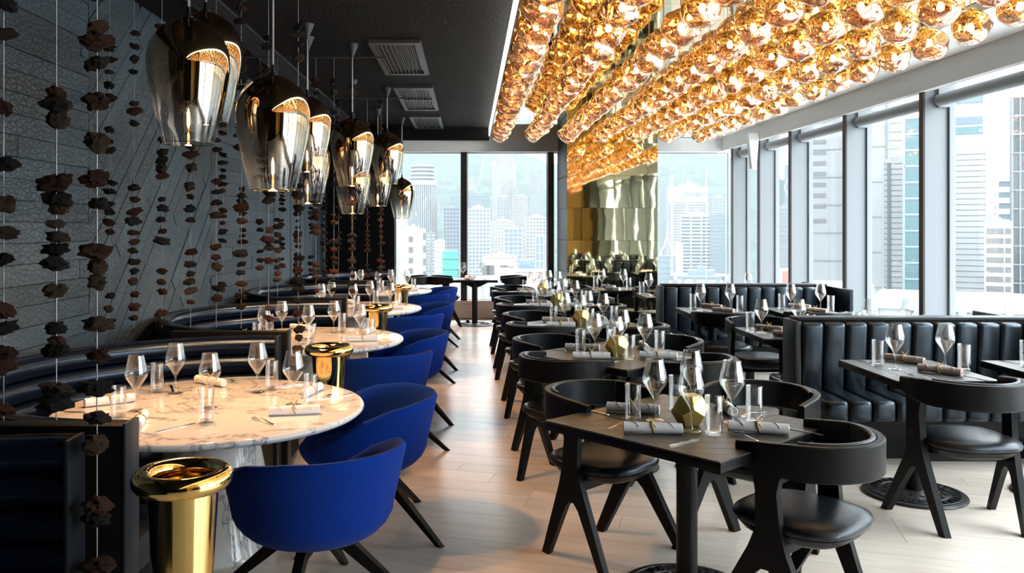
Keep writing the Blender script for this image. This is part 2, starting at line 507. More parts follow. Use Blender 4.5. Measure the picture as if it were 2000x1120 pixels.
# wall behind the camera: gilded boards and an olive column, seen in the brass pillar
wall_back = sbox('wall_back', 'black_lacquer', XW - 0.2, 5.05, YB - 0.2, YB, -0.25, ZD, label='wall behind the camera with gilded boards')
for i in range(17):
    x = 2.2 + i * 0.15
    mk('gilded_board', MB().box(-.07, .07, 0, 0.03, 0.05, 3.2).mesh('gilded_board', 'gold_slat', smooth=False), wall_back, (x, YB + 0.001, 0))

# ceilings
ceil_dark = sbox('ceiling', 'dark_plaster', XW - 0.2, 0.345, YB - 0.2, YF + 0.25, ZD, ZD + 0.15, label='rough black plaster ceiling over the curved booths')
raft = sbox('ceiling_raft', 'white_plaster', 0.35, 5.05, YB - 0.2, YF + 0.25, ZM + 0.012, ZD + 0.15, label='lowered ceiling with brass mirror panels and white margin')
mk('cove_strip', MB().box(0.338, 0.349, YB, 15.0, ZM + 0.02, ZD - 0.01).mesh('cove_strip', 'cove_light', smooth=False), raft)
BX = [0.36, 1.18, 2.0, 2.82, 3.62]
yy = [YB, 0.0, 3.0] + [4.0 + 1.0 * k for k in range(11)] + [15.1]
for a in range(4):
    for b in range(len(yy) - 1):
        x0, x1, y0, y1 = BX[a] + .002, BX[a + 1] - .002, yy[b] + .002, yy[b + 1] - .002
        me = MB().box(x0 - (x0 + x1) / 2, x1 - (x0 + x1) / 2, y0 - (y0 + y1) / 2, y1 - (y0 + y1) / 2, 0, 0.01).mesh('mirror_panel', 'brass_ceiling', smooth=False)
        mk('mirror_panel', me, raft, ((x0 + x1) / 2, (y0 + y1) / 2, ZM))
# brass slot grille along the white margin
gr = thing('ceiling_grille', 'long brass slot grille in the ceiling beside the outermost globe row', 'grille', (3.71, 0, ZM))
mk('frame', MB().box(-.09, -.075, YB, 15.0, -.006, .01).box(.075, .09, YB, 15.0, -.006, .01).box(-.09, .09, YB, 15.0, .008, .011).mesh('frame', 'brass_grille', smooth=False), gr)
gsl = MB().box(-.006, .006, YB, 15.0, -.005, .009).mesh('slat', 'brass_grille', smooth=False)
for k in range(6): mk('slat', gsl, gr, (-0.0625 + .025 * k, 0, 0))
# black linear diffuser over the charred wall
lv = thing('linear_diffuser', 'black ribbed linear air diffuser along the charred wall', 'air vent', (-2.08, 0, ZD))
mk('frame', MB().box(-.14, .14, YB, 15.1, -.006, -.001).mesh('frame', 'black_metal', smooth=False), lv)
lsl = MB().box(-.008, .008, YB, 15.1, -.022, -.004).mesh('slat', 'vent_metal', smooth=False)
for k in range(9): mk('slat', lsl, lv, (-0.12 + .03 * k, 0, 0))
# square louvred vents in the black ceiling
for k, (y0, y1) in enumerate(((7.9, 9.6), (10.5, 12.55), (13.3, 14.9))):
    v = thing('ceiling_vent', ['grey louvred ceiling vent closest to the camera', 'middle louvred ceiling vent with a crossbar', 'grey louvred ceiling vent closest to the far windows'][k],
              'air vent', (-0.72, (y0 + y1) / 2, ZD), 0, 'louvred vents in the black ceiling')
    hl = (y1 - y0) / 2
    f = MB()
    for b in ((-.25, -.2, -hl, hl), (.2, .25, -hl, hl), (-.2, .2, -hl, -hl + .1), (-.2, .2, hl - .1, hl)): f.box(b[0], b[1], b[2], b[3], -.035, -.001)
    if k == 1: f.box(-.2, .2, -.05, .05, -.033, -.001)
    mk('frame', f.mesh('frame', 'vent_metal', smooth=False), v)
    mk('backing', MB().box(-.2, .2, -hl + .05, hl - .05, -.008, -.001).mesh('backing', 'black_metal', smooth=False), v)
    sl = MB().box(-.0095, .0095, -hl + .1, hl - .1, -.03, -.022, Matrix.Rotation(0.5, 4, 'Y')).mesh('louvre', 'vent_metal', smooth=False)
    for q in range(9): mk('louvre', sl, v, (-.175 + .0437 * q, 0, -0.002))

# far end: dark return, window head, sill, mullions, panes
sbox('wall_far_left', 'black_lacquer', XW, -1.37, 15.15, 15.45, -0.25, ZD, label='black return wall beside the far window')
sbox('trim_1', 'dark_plaster', XW, 0.345, 15.0, 15.14, 3.25, ZD, label='black drop beam above the far window')
sbox('trim_2', 'white_plaster', -1.37, 4.55, 15.1, 15.45, 3.05, ZM + 0.0, label='white window head across the far wall')
sbox('wall_far', 'sill_wood', -1.37, 4.9, 15.2, 15.45, -0.25, 0.34, label='low timber-clad sill wall under the far windows')
def window(idx, axis, a0, a1, z0, z1, c, label, matf='dark_mullion', fr=0.03):
    w = mk('window_%d' % idx, None, label=label, kind='structure')
    def bx(m, p0, p1, q0, q1, d0, d1):
        if axis == 'x': m.box(p0, p1, c + d0, c + d1, q0, q1)
        else: m.box(c + d0, c + d1, p0, p1, q0, q1)
        return m
    m = MB()
    bx(m, a0, a1, z0, z0 + fr, -.03, .03); bx(m, a0, a1, z1 - fr, z1, -.03, .03)
    bx(m, a0, a0 + fr, z0 + fr, z1 - fr, -.03, .03); bx(m, a1 - fr, a1, z0 + fr, z1 - fr, -.03, .03)
    mk('window_frame', m.mesh('window_frame', matf, smooth=False), w)
    mk('pane', bx(MB(), a0 + fr * .6, a1 - fr * .6, z0 + fr * .6, z1 - fr * .6, -.006, .006).mesh('pane', 'window_glass', smooth=False), w)
    return w
wi = 0
for (a0, a1, lb) in ((-1.37, -0.16, 'far window with the round white tower outside'), (-0.05, 1.42, 'far window above the small two-seat table'),
                     (1.53, 1.62, 'narrow far window strip beside the brass pillar'), (3.0, 4.75, 'far window between the brass pillar and room corner')):
    wi += 1
    window(wi, 'x', a0, a1, 0.34, 3.05, 15.36, lb, 'fin_metal', 0.012)
for k, (a0, a1) in enumerate(((-0.165, -0.055), (1.42, 1.53))):
    sbox('trim_%d' % (3 + k), 'dark_mullion', a0, a1, 15.2, 15.45, 0.34, 3.05, label=['dark far mullion beside the green scaffold outside', 'dark far mullion beside the brass pillar'][k])
# right side: window bays with deep grey fins, roller blinds, bulkhead
sbox('wall_right', 'grey_plaster', XR - 0.1, XR + 0.18, YB - 0.2, 15.45, -0.25, 0.30, label='low wall under the tall side windows')
sbox('trim_5', 'grey_plaster', 4.55, 4.63, YB, 15.1, 3.06, ZM + 0.01, label='grey ceiling bulkhead in front of the side windows')
FY = [-1.2, 1.45, 3.2, 4.95, 6.7, 8.45, 10.2, 11.95, 13.25, 14.6]
side_lb = {8.45: 'with the banded round-top tower outside', 6.7: 'closest to the camera in view'}
tn = 5
for k, fy in enumerate(FY):
    tn += 1
    far_n = len(FY) - k
    sbox('trim_%d' % tn, 'fin_metal', 4.605, XR - 0.02, fy, fy + 0.07, 0.28, 3.31, label='deep grey window fin, %s from the room corner' % ORD[far_n - 1])
    mk('fin_edge', MB().box(4.585, 4.605, fy - 0.005, fy + 0.075, 0.28, 3.31).mesh('fin_edge', 'bronze_edge', smooth=False), bpy.data.objects['trim_%d' % tn])
    y1 = FY[k + 1] if k + 1 < len(FY) else 15.35
    wi += 1
    window(wi, 'y', fy + 0.07, y1, 0.28, 3.31, XR, 'tall side window bay, %s from the room corner' % ORD[far_n - 1], 'fin_metal', 0.03)
    if y1 - fy > 0.9:
        b = thing('roller_blind', 'rolled grey window blind, %s bay from the room corner' % ORD[far_n - 1], 'roller blind', (4.735, (fy + 0.07 + y1) / 2, 2.97), 0, 'roller blinds at the side windows')
        hl = (y1 - fy - 0.07) / 2 - 0.005
        rx = Matrix.Rotation(PI / 2, 4, 'X')
        mk('tube', MB().lathe([(.062, -hl + .04), (.062, hl - .04)], 20, rx).mesh('tube', 'blind_fabric'), b)
        br = MB().box(-.012, .10, -.02, .02, -.07, .3).mesh('bracket', 'fin_metal', smooth=False)
        mk('bracket', br, b, (0, -hl + .02, 0)); mk('bracket', br, b, (0, hl - .02, 0))
sbox('wall_back_column', 'olive_column', 4.3, 4.86, YB, YB + 1.75, 0, ZM, label='olive column behind the camera')
# corner: hanging white bracket and leaning brace
mk('wall_bracket', MB().prism([(4.37, 3.16), (4.43, 2.60), (4.50, 2.60), (4.54, 3.16)], lambda p: (p[0], 13.10, p[1]), lambda p: (p[0], 13.22, p[1])).mesh('wall_bracket', 'white_plaster', smooth=False),
   label='white tapered bracket hanging below the corner ceiling', cat='bracket')
mk('leaning_brace', MB().tube([(4.97, 14.2, 3.25), (4.97, 13.5, 0.3)], .045, 10).mesh('leaning_brace', 'fin_metal'),
   label='slanting grey steel brace behind the corner glass', cat='brace')

# brass mirrored pillar
pil = struct('pillar', MB().box(1.605, 3.065, 13.715, 15.2, 0, ZM).mesh('pillar', 'black_lacquer', smooth=False), label='tall square pillar clad in rippled brass mirror panels')
px_ = [1.59, 1.84, 2.375, 2.905, 3.08]
pz_ = [0, .40, .935, 1.465, 2.0, 2.53, 3.06, ZM]
for a in range(4):
    for b in range(len(pz_) - 1):
        x0, x1, z0, z1 = px_[a] + .0015, px_[a + 1] - .0015, pz_[b] + .0015, pz_[b + 1] - .0015
        me = MB().box((x0 - x1) / 2, (x1 - x0) / 2, 0, .012, (z0 - z1) / 2, (z1 - z0) / 2).mesh('mirror_panel', 'brass_mirror', smooth=False)
        mk('mirror_panel', me, pil, ((x0 + x1) / 2, 13.70, (z0 + z1) / 2), (R.uniform(-.004, .004), 0, R.uniform(-.006, .006)))
for b in range(len(pz_) - 1):
    mk('side_panel', MB().box(1.59, 1.604, 13.72, 15.18, pz_[b] + .008, pz_[b + 1] - .008).mesh('side_panel', 'bronze_edge', smooth=False), pil)  # mirrored brass side; its dark reflection is put into the colour
# black box hanging by the far window
mk('hanging_box', MB().box(-1.66, -1.2, 14.5, 14.95, 2.88, ZD - 0.001, bevel=.01).mesh('hanging_box', 'black_lacquer'), label='black box hung under the black ceiling beside the far window', cat='box')

# ------------------------------------------------------------------ copper globe pendants
def melt_mesh(seed):
    rr = random.Random(seed)
    bm = bmesh.new()
    bmesh.ops.create_icosphere(bm, subdivisions=4, radius=1)
    o = Vector((rr.uniform(-50, 50), rr.uniform(-50, 50), rr.uniform(-50, 50)))
    for v in bm.verts:
        d = v.co.normalized()
        k = 0.95 + 0.20 * noise.noise(d * 1.25 + o) + 0.07 * noise.noise(d * 2.7 + o)
        p = d * k * 0.135
        p.z *= 0.97
        if p.z > 0.085: p.x *= 1 - (p.z - .085) * 4; p.y *= 1 - (p.z - .085) * 4
        v.co = p
    me = bpy.data.meshes.new('glass_globe'); bm.to_mesh(me); bm.free()
    me.materials.append(MATS['copper_melt_glass'])
    me.polygons.foreach_set('use_smooth', [True] * len(me.polygons))
    return me
GLOBES = [melt_mesh(s) for s in range(5)]
ZB = 3.065
bulb_me = MB().lathe([(0, -.028), (.016, -.023), (.023, -.007), (.022, .008), (.014, .026), (.012, .034)], 14).mesh('bulb', 'warm_bulb')
sock_me = MB().lathe([(.016, .03), (.02, .04), (.02, .10), (.012, .115)], 12).mesh('socket', 'brass')
cab_me = MB().lathe([(.0045, .11), (.0045, ZM - ZB)], 6).mesh('cable', 'brass_cable')
GY = [5.22 - .515 * 14 + .515 * j for j in range(29)]   # rows continued over and behind the camera, added unseen to light near tables
GXs = [0.455 + .4975 * k for k in range(7)]
for k, gx in enumerate(GXs):
    for j, gy in enumerate(GY):
        if k in (3, 4) and gy > 13.3: continue
        lb = 'copper blown-glass globe pendant, %s row from the dark ceiling, %s from the far end' % (ORD[k], ORD[len(GY) - 1 - j])
        t = thing('globe_pendant', lb, 'pendant lamp', (gx, gy, ZB + R.uniform(-.008, .008)), 0, 'copper glass globe pendants')
        mk('glass_globe', R.choice(GLOBES), t, (0, 0, 0), (R.uniform(-.12, .12), R.uniform(-.12, .12), R.uniform(0, 6.28)))
        s = mk('socket', sock_me, t); mk('bulb', bulb_me, t, (0, 0, 0.0))
        mk('cable', cab_me, t)

# ------------------------------------------------------------------ large smoked pendants
def fade_profile():
    pts = [(.026, .655), (.055, .648), (.10, .625), (.15, .585), (.188, .53), (.207, .47), (.21, .41), (.203, .34), (.187, .25), (.166, .15), (.143, .06), (.128, .0)]
    return pts
def smooth_prof(p, n=4):
    out = []
    P = [p[0]] + p + [p[-1]]
    for i in range(1, len(P) - 2):
        for k in range(n):
            t = k / n
            q = []
            for c in (0, 1):
                a, b, c_, d = P[i - 1][c], P[i][c], P[i + 1][c], P[i + 2][c]
                q.append(0.5 * (2 * b + (c_ - a) * t + (2 * a - 5 * b + 4 * c_ - d) * t * t + (3 * b - a - 3 * c_ + d) * t ** 3))
            out.append(tuple(q))
    out.append(p[-1])
    return out
fade_me = MB().lathe(smooth_prof(fade_profile()), 48, caps=False).mesh('glass_shade', 'smoked_gold_glass', angle=80)
rim_me = MB().tube([(.128 * math.cos(a * PI / 24), .128 * math.sin(a * PI / 24), 0) for a in range(48)], .0022, 6, closed=True).mesh('shade_rim', 'brass')
fcap_me = MB().lathe([(.028, .652), (.028, .664), (.014, .672), (.010, .715)], 16).mesh('cap', 'black_metal')
fsock_me = MB().lathe([(.01, .65), (.022, .64), (.022, .30), (.026, .29), (.026, .22)], 14).mesh('lamp_holder', 'black_metal')
fbulb_me = MB().lathe([(.014, .215), (.022, .20), (.026, .15), (.024, .09), (.012, .065), (0, .06)], 14).mesh('bulb', 'clear_glass')
ffil_me = MB().lathe([(.002, .185), (.008, .16), (.008, .10), (.002, .085)], 8).mesh('filament', 'filament')
FADES = [ # pixel of the rim centre, depth
    (368, 281, 4.36), (402, 240, 4.95), (533, 372, 4.75),
    (600, 335, 7.3), (601, 398, 7.8), (688, 363, 8.1),
    (689, 418, 10.1), (756, 360, 10.6), (738, 403, 12.5), (785, 427, 13.6)]
fl = ['large smoked gold glass pendant closest to the charred wall and camera', 'smoked gold glass pendant half hidden behind the largest one', 'smoked gold pendant on a thick cable over the nearest marble table',
      'smoked gold pendant tucked behind two others over the second table', 'low-hung smoked gold pendant over the second marble table', 'smoked gold pendant on the aisle side over the second table',
      'low-hung smoked gold pendant over the third marble table', 'smoked gold pendant hung high over the third marble table', 'small smoked gold pendant low over the fourth marble table', 'smoked gold pendant in front of the far window']
for (x, yv, Y), lb in zip(FADES, fl):
    p = (((x - VX) / F * Y), Y, H - (yv - VY) / F * Y)
    t = thing('smoked_pendant', lb, 'pendant lamp', p, 0, 'smoked gold glass pendants over the booths')
    g = mk('glass_shade', fade_me, t); mk('shade_rim', rim_me, g)
    mk('cap', fcap_me, t); mk('lamp_holder', fsock_me, t)
    b = mk('bulb', fbulb_me, t); mk('filament', ffil_me, b)
    top = ZD - p[2]
    mk('cable', MB().lathe([(.0065, .71), (.0065, top - .10)], 8).mesh('cable', 'cable_steel'), t)
    mk('ceiling_cup', MB().lathe([(.010, top - .14), (.016, top - .11), (.05, top - .03), (.06, top - .001)], 18).mesh('ceiling_cup', 'vent_metal'), t)
    ld = bpy.data.lights.new('pendant_light', 'SPOT'); ld.energy = 32; ld.color = (1, .52, .23); ld.shadow_soft_size = .03
    ld.spot_size = 2.3; ld.spot_blend = .7
    lo = mk('pendant_light', ld, t, (0, 0, .06))

# ------------------------------------------------------------------ strands of lava rock
def rock_mesh(seed, mat):
    rr = random.Random(seed)
    bm = bmesh.new(); bmesh.ops.create_icosphere(bm, subdivisions=3, radius=1)
    o = Vector((rr.uniform(-50, 50), rr.uniform(-50, 50), rr.uniform(-50, 50)))
    sx, sy, sz = rr.uniform(.85, 1.2), rr.uniform(.7, 1), rr.uniform(.48, .66)
    for v in bm.verts:
        d = v.co.normalized()
        k = 1 + .45 * noise.noise(d * 1.5 + o) + .36 * noise.noise(d * 3.6 + o) + .22 * noise.noise(d * 8 + o)
        v.co = Vector((d.x * sx, d.y * sy, d.z * sz)) * k
    me = bpy.data.meshes.new('rock'); bm.to_mesh(me); bm.free()
    me.materials.append(MATS[mat])
    me.polygons.foreach_set('use_smooth', [True] * len(me.polygons))
    me.set_sharp_from_angle(angle=math.radians(32))
    return me
ROCKS = [rock_mesh(100 + i, ('rock_dark', 'rock_rust', 'rock_dark', 'rock_tan', 'rock_rust', 'rock_dark')[i % 6]) for i in range(12)]
bead_me = MB().lathe([(.006, -.008), (.006, .008)], 8).mesh('crimp', 'cable_steel')
def strand(X, Y, zlow, rocks, label, group, size, bottom=None):
    t = thing('rock_strand', label, 'hanging rocks', (X, Y, bottom if bottom is not None else zlow), 0, group)
    z0 = bottom if bottom is not None else zlow
    mk('cable', MB().lathe([(.0024, 0), (.0024, ZD - z0 - .061)], 6).mesh('cable', 'cable_steel'), t)
    for z in rocks:
        s = size * R.uniform(.75, 1.2)
        mk('rock', R.choice(ROCKS), t, (R.uniform(-.006, .006), R.uniform(-.006, .006), z - z0), (R.uniform(-.25, .25), R.uniform(-.25, .25), R.uniform(0, 6.28)), scale=(s, s, s))
    return t
CY = [3.05, 5.75, 8.45, 11.15]
def zpx(yv, Y): return H - (yv - VY) / F * Y
near = {7: [8, 66, 210, 322, 398, 455, 507, 605, 640, 690, 715, 800],
        110: [180, 203, 233, 358, 390, 410, 438, 463, 486, 515, 568, 642, 667, 684, 762, 787],
        218: [3, 70, 97, 138, 207, 283, 352, 400, 490, 518, 547, 627, 686, 744, 803, 850, 966, 993, 1078]}
nl = ['rust and brown lava rock strand cut by the photo edge', 'lava rock strand with large dark rocks hanging over the first divider', 'longest lava rock strand reaching down past the first divider end']
for k, (x, ys) in enumerate(near.items()):
    X = (x - VX) / F * CY[0]
    zs = [zpx(v, CY[0]) for v in ys]
    strand(X, CY[0] - (.12 if k == 2 else 0), 0.0, zs, nl[k], 'lava rock strands', .043, bottom=(.18 if k == 2 else .99))
for c in (0, 1, 2, 3):
    xs = [-2.50 + .187 * n for n in range(8)]
    for n, X in enumerate(xs if c else []):
        last = n == 7
        zb = .80 if last else 1.0
        z = ZD - R.uniform(.1, .5); zs = []
        while z > zb + .03:
            cnt = R.choice([2, 3, 3, 4, 5, 6])
            for q in range(cnt):
                if z > zb + .03: zs.append(z)
                z -= R.uniform(.052, .092)
            z -= R.choice([.03, .08, .14, .26, .36])
        lb = 'lava rock strand over the %s divider, %s from the charred wall' % (ORD[c], ORD[n])
        strand(X, CY[c] + R.uniform(-.05, .05), 0, zs, lb, 'lava rock strands', .040, bottom=zb)
    r = thing('hanging_rail', 'thin black ceiling rail carrying rock strands over the %s divider' % ORD[c], 'rail', (0, CY[c], ZD - .06), 0, 'ceiling rails of the rock strands')
    mk('bar', MB().tube([(-2.6, 0, 0), (-.85, 0, 0)], .008, 8).mesh('bar', 'vent_metal'), r)
    for x in (-2.2, -1.0): mk('hanger', MB().lathe([(.005, 0), (.005, .059)], 6).mesh('hanger', 'vent_metal'), r, (x, 0, 0))

# ------------------------------------------------------------------ curved booths along the charred wall
BP = 2.70
BCX = -1.31
def arc_ring(cs, r0, n=40, a0=PI / 2, a1=3 * PI / 2):
    """sweep a closed (dr, z) outline along the booth's half circle"""
    rings = []
    for k in range(n + 1):
        a = a0 + (a1 - a0) * k / n
        rings.append([((r0 + dr) * math.cos(a), (r0 + dr) * math.sin(a), z) for dr, z in cs])
    return MB().loft(rings)
roll_cs = [(-.075 * max(0, math.cos(t)) ** .8 if math.cos(t) > 0 else 0.012, (.061 * math.sin(t))) for t in [i * 2 * PI / 16 for i in range(16)]]
def rnd_rect(x0, x1, z0, z1, r, n=4):
    out = []
    for cx_, cz_, a0 in ((x1 - r, z1 - r, 0), (x0 + r, z1 - r, PI / 2), (x0 + r, z0 + r, PI), (x1 - r, z0 + r, 1.5 * PI)):
        for k in range(n + 1):
            a = a0 + PI / 2 * k / n
            out.append((cx_ + r * math.cos(a), cz_ + r * math.sin(a)))
    return out
roll_me = arc_ring(roll_cs, 1.235).mesh('back_roll', 'booth_leather', angle=60)
shell_me = arc_ring([(0, 0), (.04, 0), (.04, .955), (0, .955)], 1.25).mesh('outer_shell', 'black_lacquer')
bseat_me = arc_ring(rnd_rect(-.56, -.02, .33, .46, .05), 1.235).mesh('seat_cushion', 'booth_leather', angle=60)
bbase_me = arc_ring([(-.50, 0), (-.02, 0), (-.02, .33), (-.50, .33)], 1.235).mesh('seat_base', 'black_lacquer')
bcap_me = MB().box(0, .02, -.08, .055, 0, .957, bevel=.006).mesh('end_cap', 'grey_panel')
BOOTH = [('outer_shell', shell_me), ('seat_cushion', bseat_me), ('seat_base', bbase_me),
         ('end_cap', bcap_me, (0.001, 1.245, 0)), ('end_cap', bcap_me, (0.001, -1.245 + .025, 0), (0, 0, 0))] + \
        [('back_roll', roll_me, (0, 0, .53 + .122 * k)) for k in range(4)]
bl = ['dark navy leather booth cut off at the lower photo corner', 'curved navy leather booth around the nearest marble table', 'curved navy leather booth around the second marble table',
      'curved navy leather booth around the third marble table', 'curved navy leather booth around the farthest marble table']
for i in range(-1, 4):
    bo = inst(BOOTH, 'curved_booth', bl[i + 1], 'booth', (BCX - (.10 if i < 0 else 0), 4.42 + BP * i, 0), 0, 'curved leather booths along the charred wall')
    if i < 0: bo.scale = (.92, 1, 1)
for i in range(4):
    d = thing('booth_divider', 'black upright divider, %s between the curved booths' % ORD[i], 'divider', (BCX, 3.07 + BP * i, 0), 0, 'dividers between the curved booths')
    mk('panel', MB().box(-.75, .05, -.045, .045, 0, .975, bevel=.005).mesh('panel', 'black_lacquer'), d)
    mk('end_post', MB().box(.051, .063, -.05, .05, 0, .985, bevel=.004).mesh('end_post', 'grey_panel'), d)

# ------------------------------------------------------------------ marble tables
TX, TY = -1.37, 4.45
mtop = MB().lathe([(0, .70), (.765, .70), (.785, .705), (.80, .72), (.80, .727), (.793, .738), (.782, .74), (0, .74)], 72).mesh('tabletop', 'marble', angle=50)
mped = MB().lathe([(0, 0), (.345, 0), (.35, .01), (.34, .03), (.30, .25), (.255, .48), (.215, .699), (0, .699)], 48).mesh('pedestal', 'marble', angle=40)
tl = ['nearest', 'second', 'third', 'farthest']
for i in range(4):
    inst([('tabletop', mtop), ('pedestal', mped)], 'marble_table', '%s round marble table on a conical marble foot' % tl[i], 'table', (TX, TY + BP * i, 0), .5 * i, 'round marble tables')

# brass wine coolers on tapering stands
def torus_prof(R0, r, z, n=14):
    return [(R0 + r * math.cos(a), z + r * math.sin(a)) for a in [PI * 1.5 + 2 * PI * k / n for k in range(n + 1)]]
cool_body = MB().lathe([(0, 0), (.095, 0), (.095, .012), (.062, .03), (.058, .06), (.108, .885), (.108, .90), (.100, .905), (.094, .86), (.080, .70), (0, .69)], 48).mesh('tapered_body', 'brass', angle=50)
cool_rim = MB().lathe(torus_prof(.122, .032, .915, 18), 56, caps=False).mesh('rolled_rim', 'brass', angle=80)
cl = ['polished brass wine cooler closest to the camera', 'second polished brass wine cooler along the booths', 'third polished brass wine cooler along the booths', 'farthest polished brass wine cooler along the booths']
for i in range(4):
    inst([('tapered_body', cool_body), ('rolled_rim', cool_rim)], 'wine_cooler', cl[i], 'wine cooler', (-.895, 2.6 + BP * i, 0), 0, 'brass wine coolers')

# ------------------------------------------------------------------ blue felt tub chairs
def tub():
    n = 64
    Z0 = .335
    def zt(a):
        d = abs(math.degrees(a))
        pts = [(0, .755), (45, .75), (75, .725), (100, .665), (120, .585), (140, .51), (160, .475), (180, .468)]
        for (d0, z0), (d1, z1) in zip(pts, pts[1:]):
            if d <= d1:
                t = (d - d0) / (d1 - d0); t = t * t * (3 - 2 * t) if d > 150 else t
                return z0 + (z1 - z0) * t
        return .468
    def rr(h, off):
        if h < .16: b = .12 + .185 * math.sqrt(max(0, 1 - (1 - h / .16) ** 2))
        else: b = .305 + .05 * (h - .16) / .26
        return max(.01, b - off)
    def asp(a):   # a little longer front to back
        return 1.0, 1.02
    rings = []
    hs = [0, .03, .07, .12, .2, .3, .4, .5, .6, .7, .8, .9, .97]
    def ring(fn):
        out = []
        for i in range(n):
            a = 2 * PI * i / n - PI
            r, z = fn(a)
            sx, sy = asp(a)
            out.append((r * math.sin(a) * sx, -r * math.cos(a) * sy, z))
        return out
    for h in hs: rings.append(ring(lambda a, h=h: (rr((zt(a) - Z0) * h, 0), Z0 + (zt(a) - Z0) * h)))
    rings.append(ring(lambda a: (rr(zt(a) - Z0, .012), zt(a) + .006)))
    rings.append(ring(lambda a: (rr(zt(a) - Z0, .032), zt(a) + .004)))
    for h in (.95, .8, .6, .4, .2, 0): rings.append(ring(lambda a, h=h: (rr(zt(a) - Z0, .046) * (0.93 + .07 * h), .455 + (zt(a) - .455) * h * .985)))
    s = MB().loft(rings, True, False)
    k = len(s.v); s.v.append((0, 0, Z0)); s.f += [(k, (i + 1) % n, i) for i in range(n)]
    m0 = (len(rings) - 1) * n
    k = len(s.v); s.v.append((0, 0, .455)); s.f += [(k, m0 + i, m0 + (i + 1) % n) for i in range(n)]
    s.v = [(p[0] * 1.16, p[1] * 1.16, p[2]) for p in s.v]
    return s.mesh('tub_shell', 'blue_felt', angle=60)
tub_me = tub()
cush_me = MB().lathe([(0, .445), (.275, .445), (.295, .455), (.30, .468), (.285, .482), (.23, .49), (0, .494)], 40).mesh('seat_cushion', 'blue_felt', angle=60)
def tub_leg(sx, sy):
    rings = []
    for t in (0, .12, .5, 1):
        c = Vector((sx * (.085 + .285 * t), sy * (.085 + .285 * t), .335 * (1 - t)))
        w = .046 - .029 * t; d = .021 - .005 * t
        di = Vector((sx, sy, 0)).normalized(); pe = Vector((-di.y, di.x, 0))
        rings.append([c + di * w + pe * d, c - di * w + pe * d, c - di * w - pe * d, c + di * w - pe * d])
    return MB().loft(rings).mesh('leg', 'black_wood', angle=30)
LEGS = [tub_leg(sx, sy) for sx in (-1, 1) for sy in (-1, 1)]
tframe = MB().box(-.15, .15, -.022, .022, .285, .333, Matrix.Rotation(PI / 4, 4, 'Z'), bevel=.004).box(-.15, .15, -.022, .022, .285, .332, Matrix.Rotation(-PI / 4, 4, 'Z'), bevel=.004).mesh('cross_frame', 'black_wood')
TUB = [('tub_shell', tub_me), ('seat_cushion', cush_me), ('cross_frame', tframe)] + [('leg', m) for m in LEGS]
def face(dx, dy): return math.atan2(-dx, dy)
for i in range(4):
    for q, (ox, oy, fx, fy) in enumerate(((-.69, 3.68, -.62, .78), (-.60, 4.70, -.97, -.22))):
        lb = ('blue felt tub chair at the %s marble table, ' % tl[i]) + ('its back turned to the camera' if q == 0 else 'facing the charred wall')
        inst(TUB, 'tub_chair', lb, 'chair', (ox, oy + BP * i, 0), face(fx, fy), 'blue felt tub chairs')

# ------------------------------------------------------------------ black slab chairs
def slab_band():
    path = []
    for k in range(5): path.append((-.268 - .010 * (1 - k / 4) * 0, .13 - .13 * k / 4))
    for k in range(1, 25):
        a = PI + PI * k / 24
        path.append((.268 * math.cos(a), .0 + .285 * math.sin(a)))
    for k in range(1, 5): path.append((.268, .13 * k / 4))
    return path
def band_mesh(off_in, off_out, zlo, zhi, name, mat, sl=None):
    path = slab_band()
    rings = []
    m = len(path)
    rg = range(m) if sl is None else range(sl[0], sl[1])
    for k in rg:
        p = Vector(path[k]); t = (Vector(path[min(k + 1, m - 1)]) - Vector(path[max(k - 1, 0)])).normalized()
        nrm = Vector((t.y, -t.x))          # outward
        if nrm.dot(p - Vector((0, .05))) < 0: nrm = -nrm
        s = abs(2 * k / (m - 1) - 1)       # 1 at the arm tips, 0 at the middle of the back
        z0 = zlo(s); z1 = zhi(s)
        i_, o_ = p - nrm * off_in, p + nrm * off_out
        e = .006
        rings.append([(i_.x, i_.y, z0 + e), (i_.x, i_.y, z1 - e), (i_.x + nrm.x * e, i_.y + nrm.y * e, z1), (o_.x - nrm.x * e, o_.y - nrm.y * e, z1),
                      (o_.x, o_.y, z1 - e), (o_.x, o_.y, z0 + e), (o_.x - nrm.x * e, o_.y - nrm.y * e, z0), (i_.x + nrm.x * e, i_.y + nrm.y * e, z0)])
    return MB().loft(rings).mesh(name, mat, angle=40)
band_me = band_mesh(.0, .036, lambda s: .665 + .035 * max(0, s - .55) / .45, lambda s: .80 - .02 * max(0, s - .6) / .4, 'backrest', 'black_wood')
pad_me = band_mesh(.022, .0, lambda s: .672, lambda s: .806, 'back_pad', 'black_leather', (7, 26))
def leg_frame(side):
    poly = [(.075, .70), (.055, .60), (.052, .46), (.085, .38), (.285, 0), (.238, 0), (.062, .275), (.030, .305), (.0, .305), (-.028, .275),
            (-.172, 0), (-.222, 0), (-.075, .37), (-.05, .46), (-.035, .60), (-.05, .66), (-.09, .70)]
    poly = poly[::-1]
    def xo(p, d):
        z = p[1]
        base = .262 + (.05 * (1 - z / .70)) * (p[0] / .25)
        return (side * (base + d), p[0], z)
    return MB().prism(poly, lambda p: xo(p, -.017), lambda p: xo(p, .019)).mesh('leg_frame', 'black_wood', angle=25)
LF = [leg_frame(-1), leg_frame(1)]
def superell(a, rx, ry, e=2.9):
    c, s = math.cos(a), math.sin(a)
    return (rx * math.copysign(abs(c) ** (2 / e), c), ry * math.copysign(abs(s) ** (2 / e), s))
def stacked(levels, name, mat, n=40):
    rings = [[(*superell(2 * PI * i / n, rx, ry), z) for i in range(n)] for rx, ry, z in levels]
    return MB().loft(rings).mesh(name, mat, angle=45)
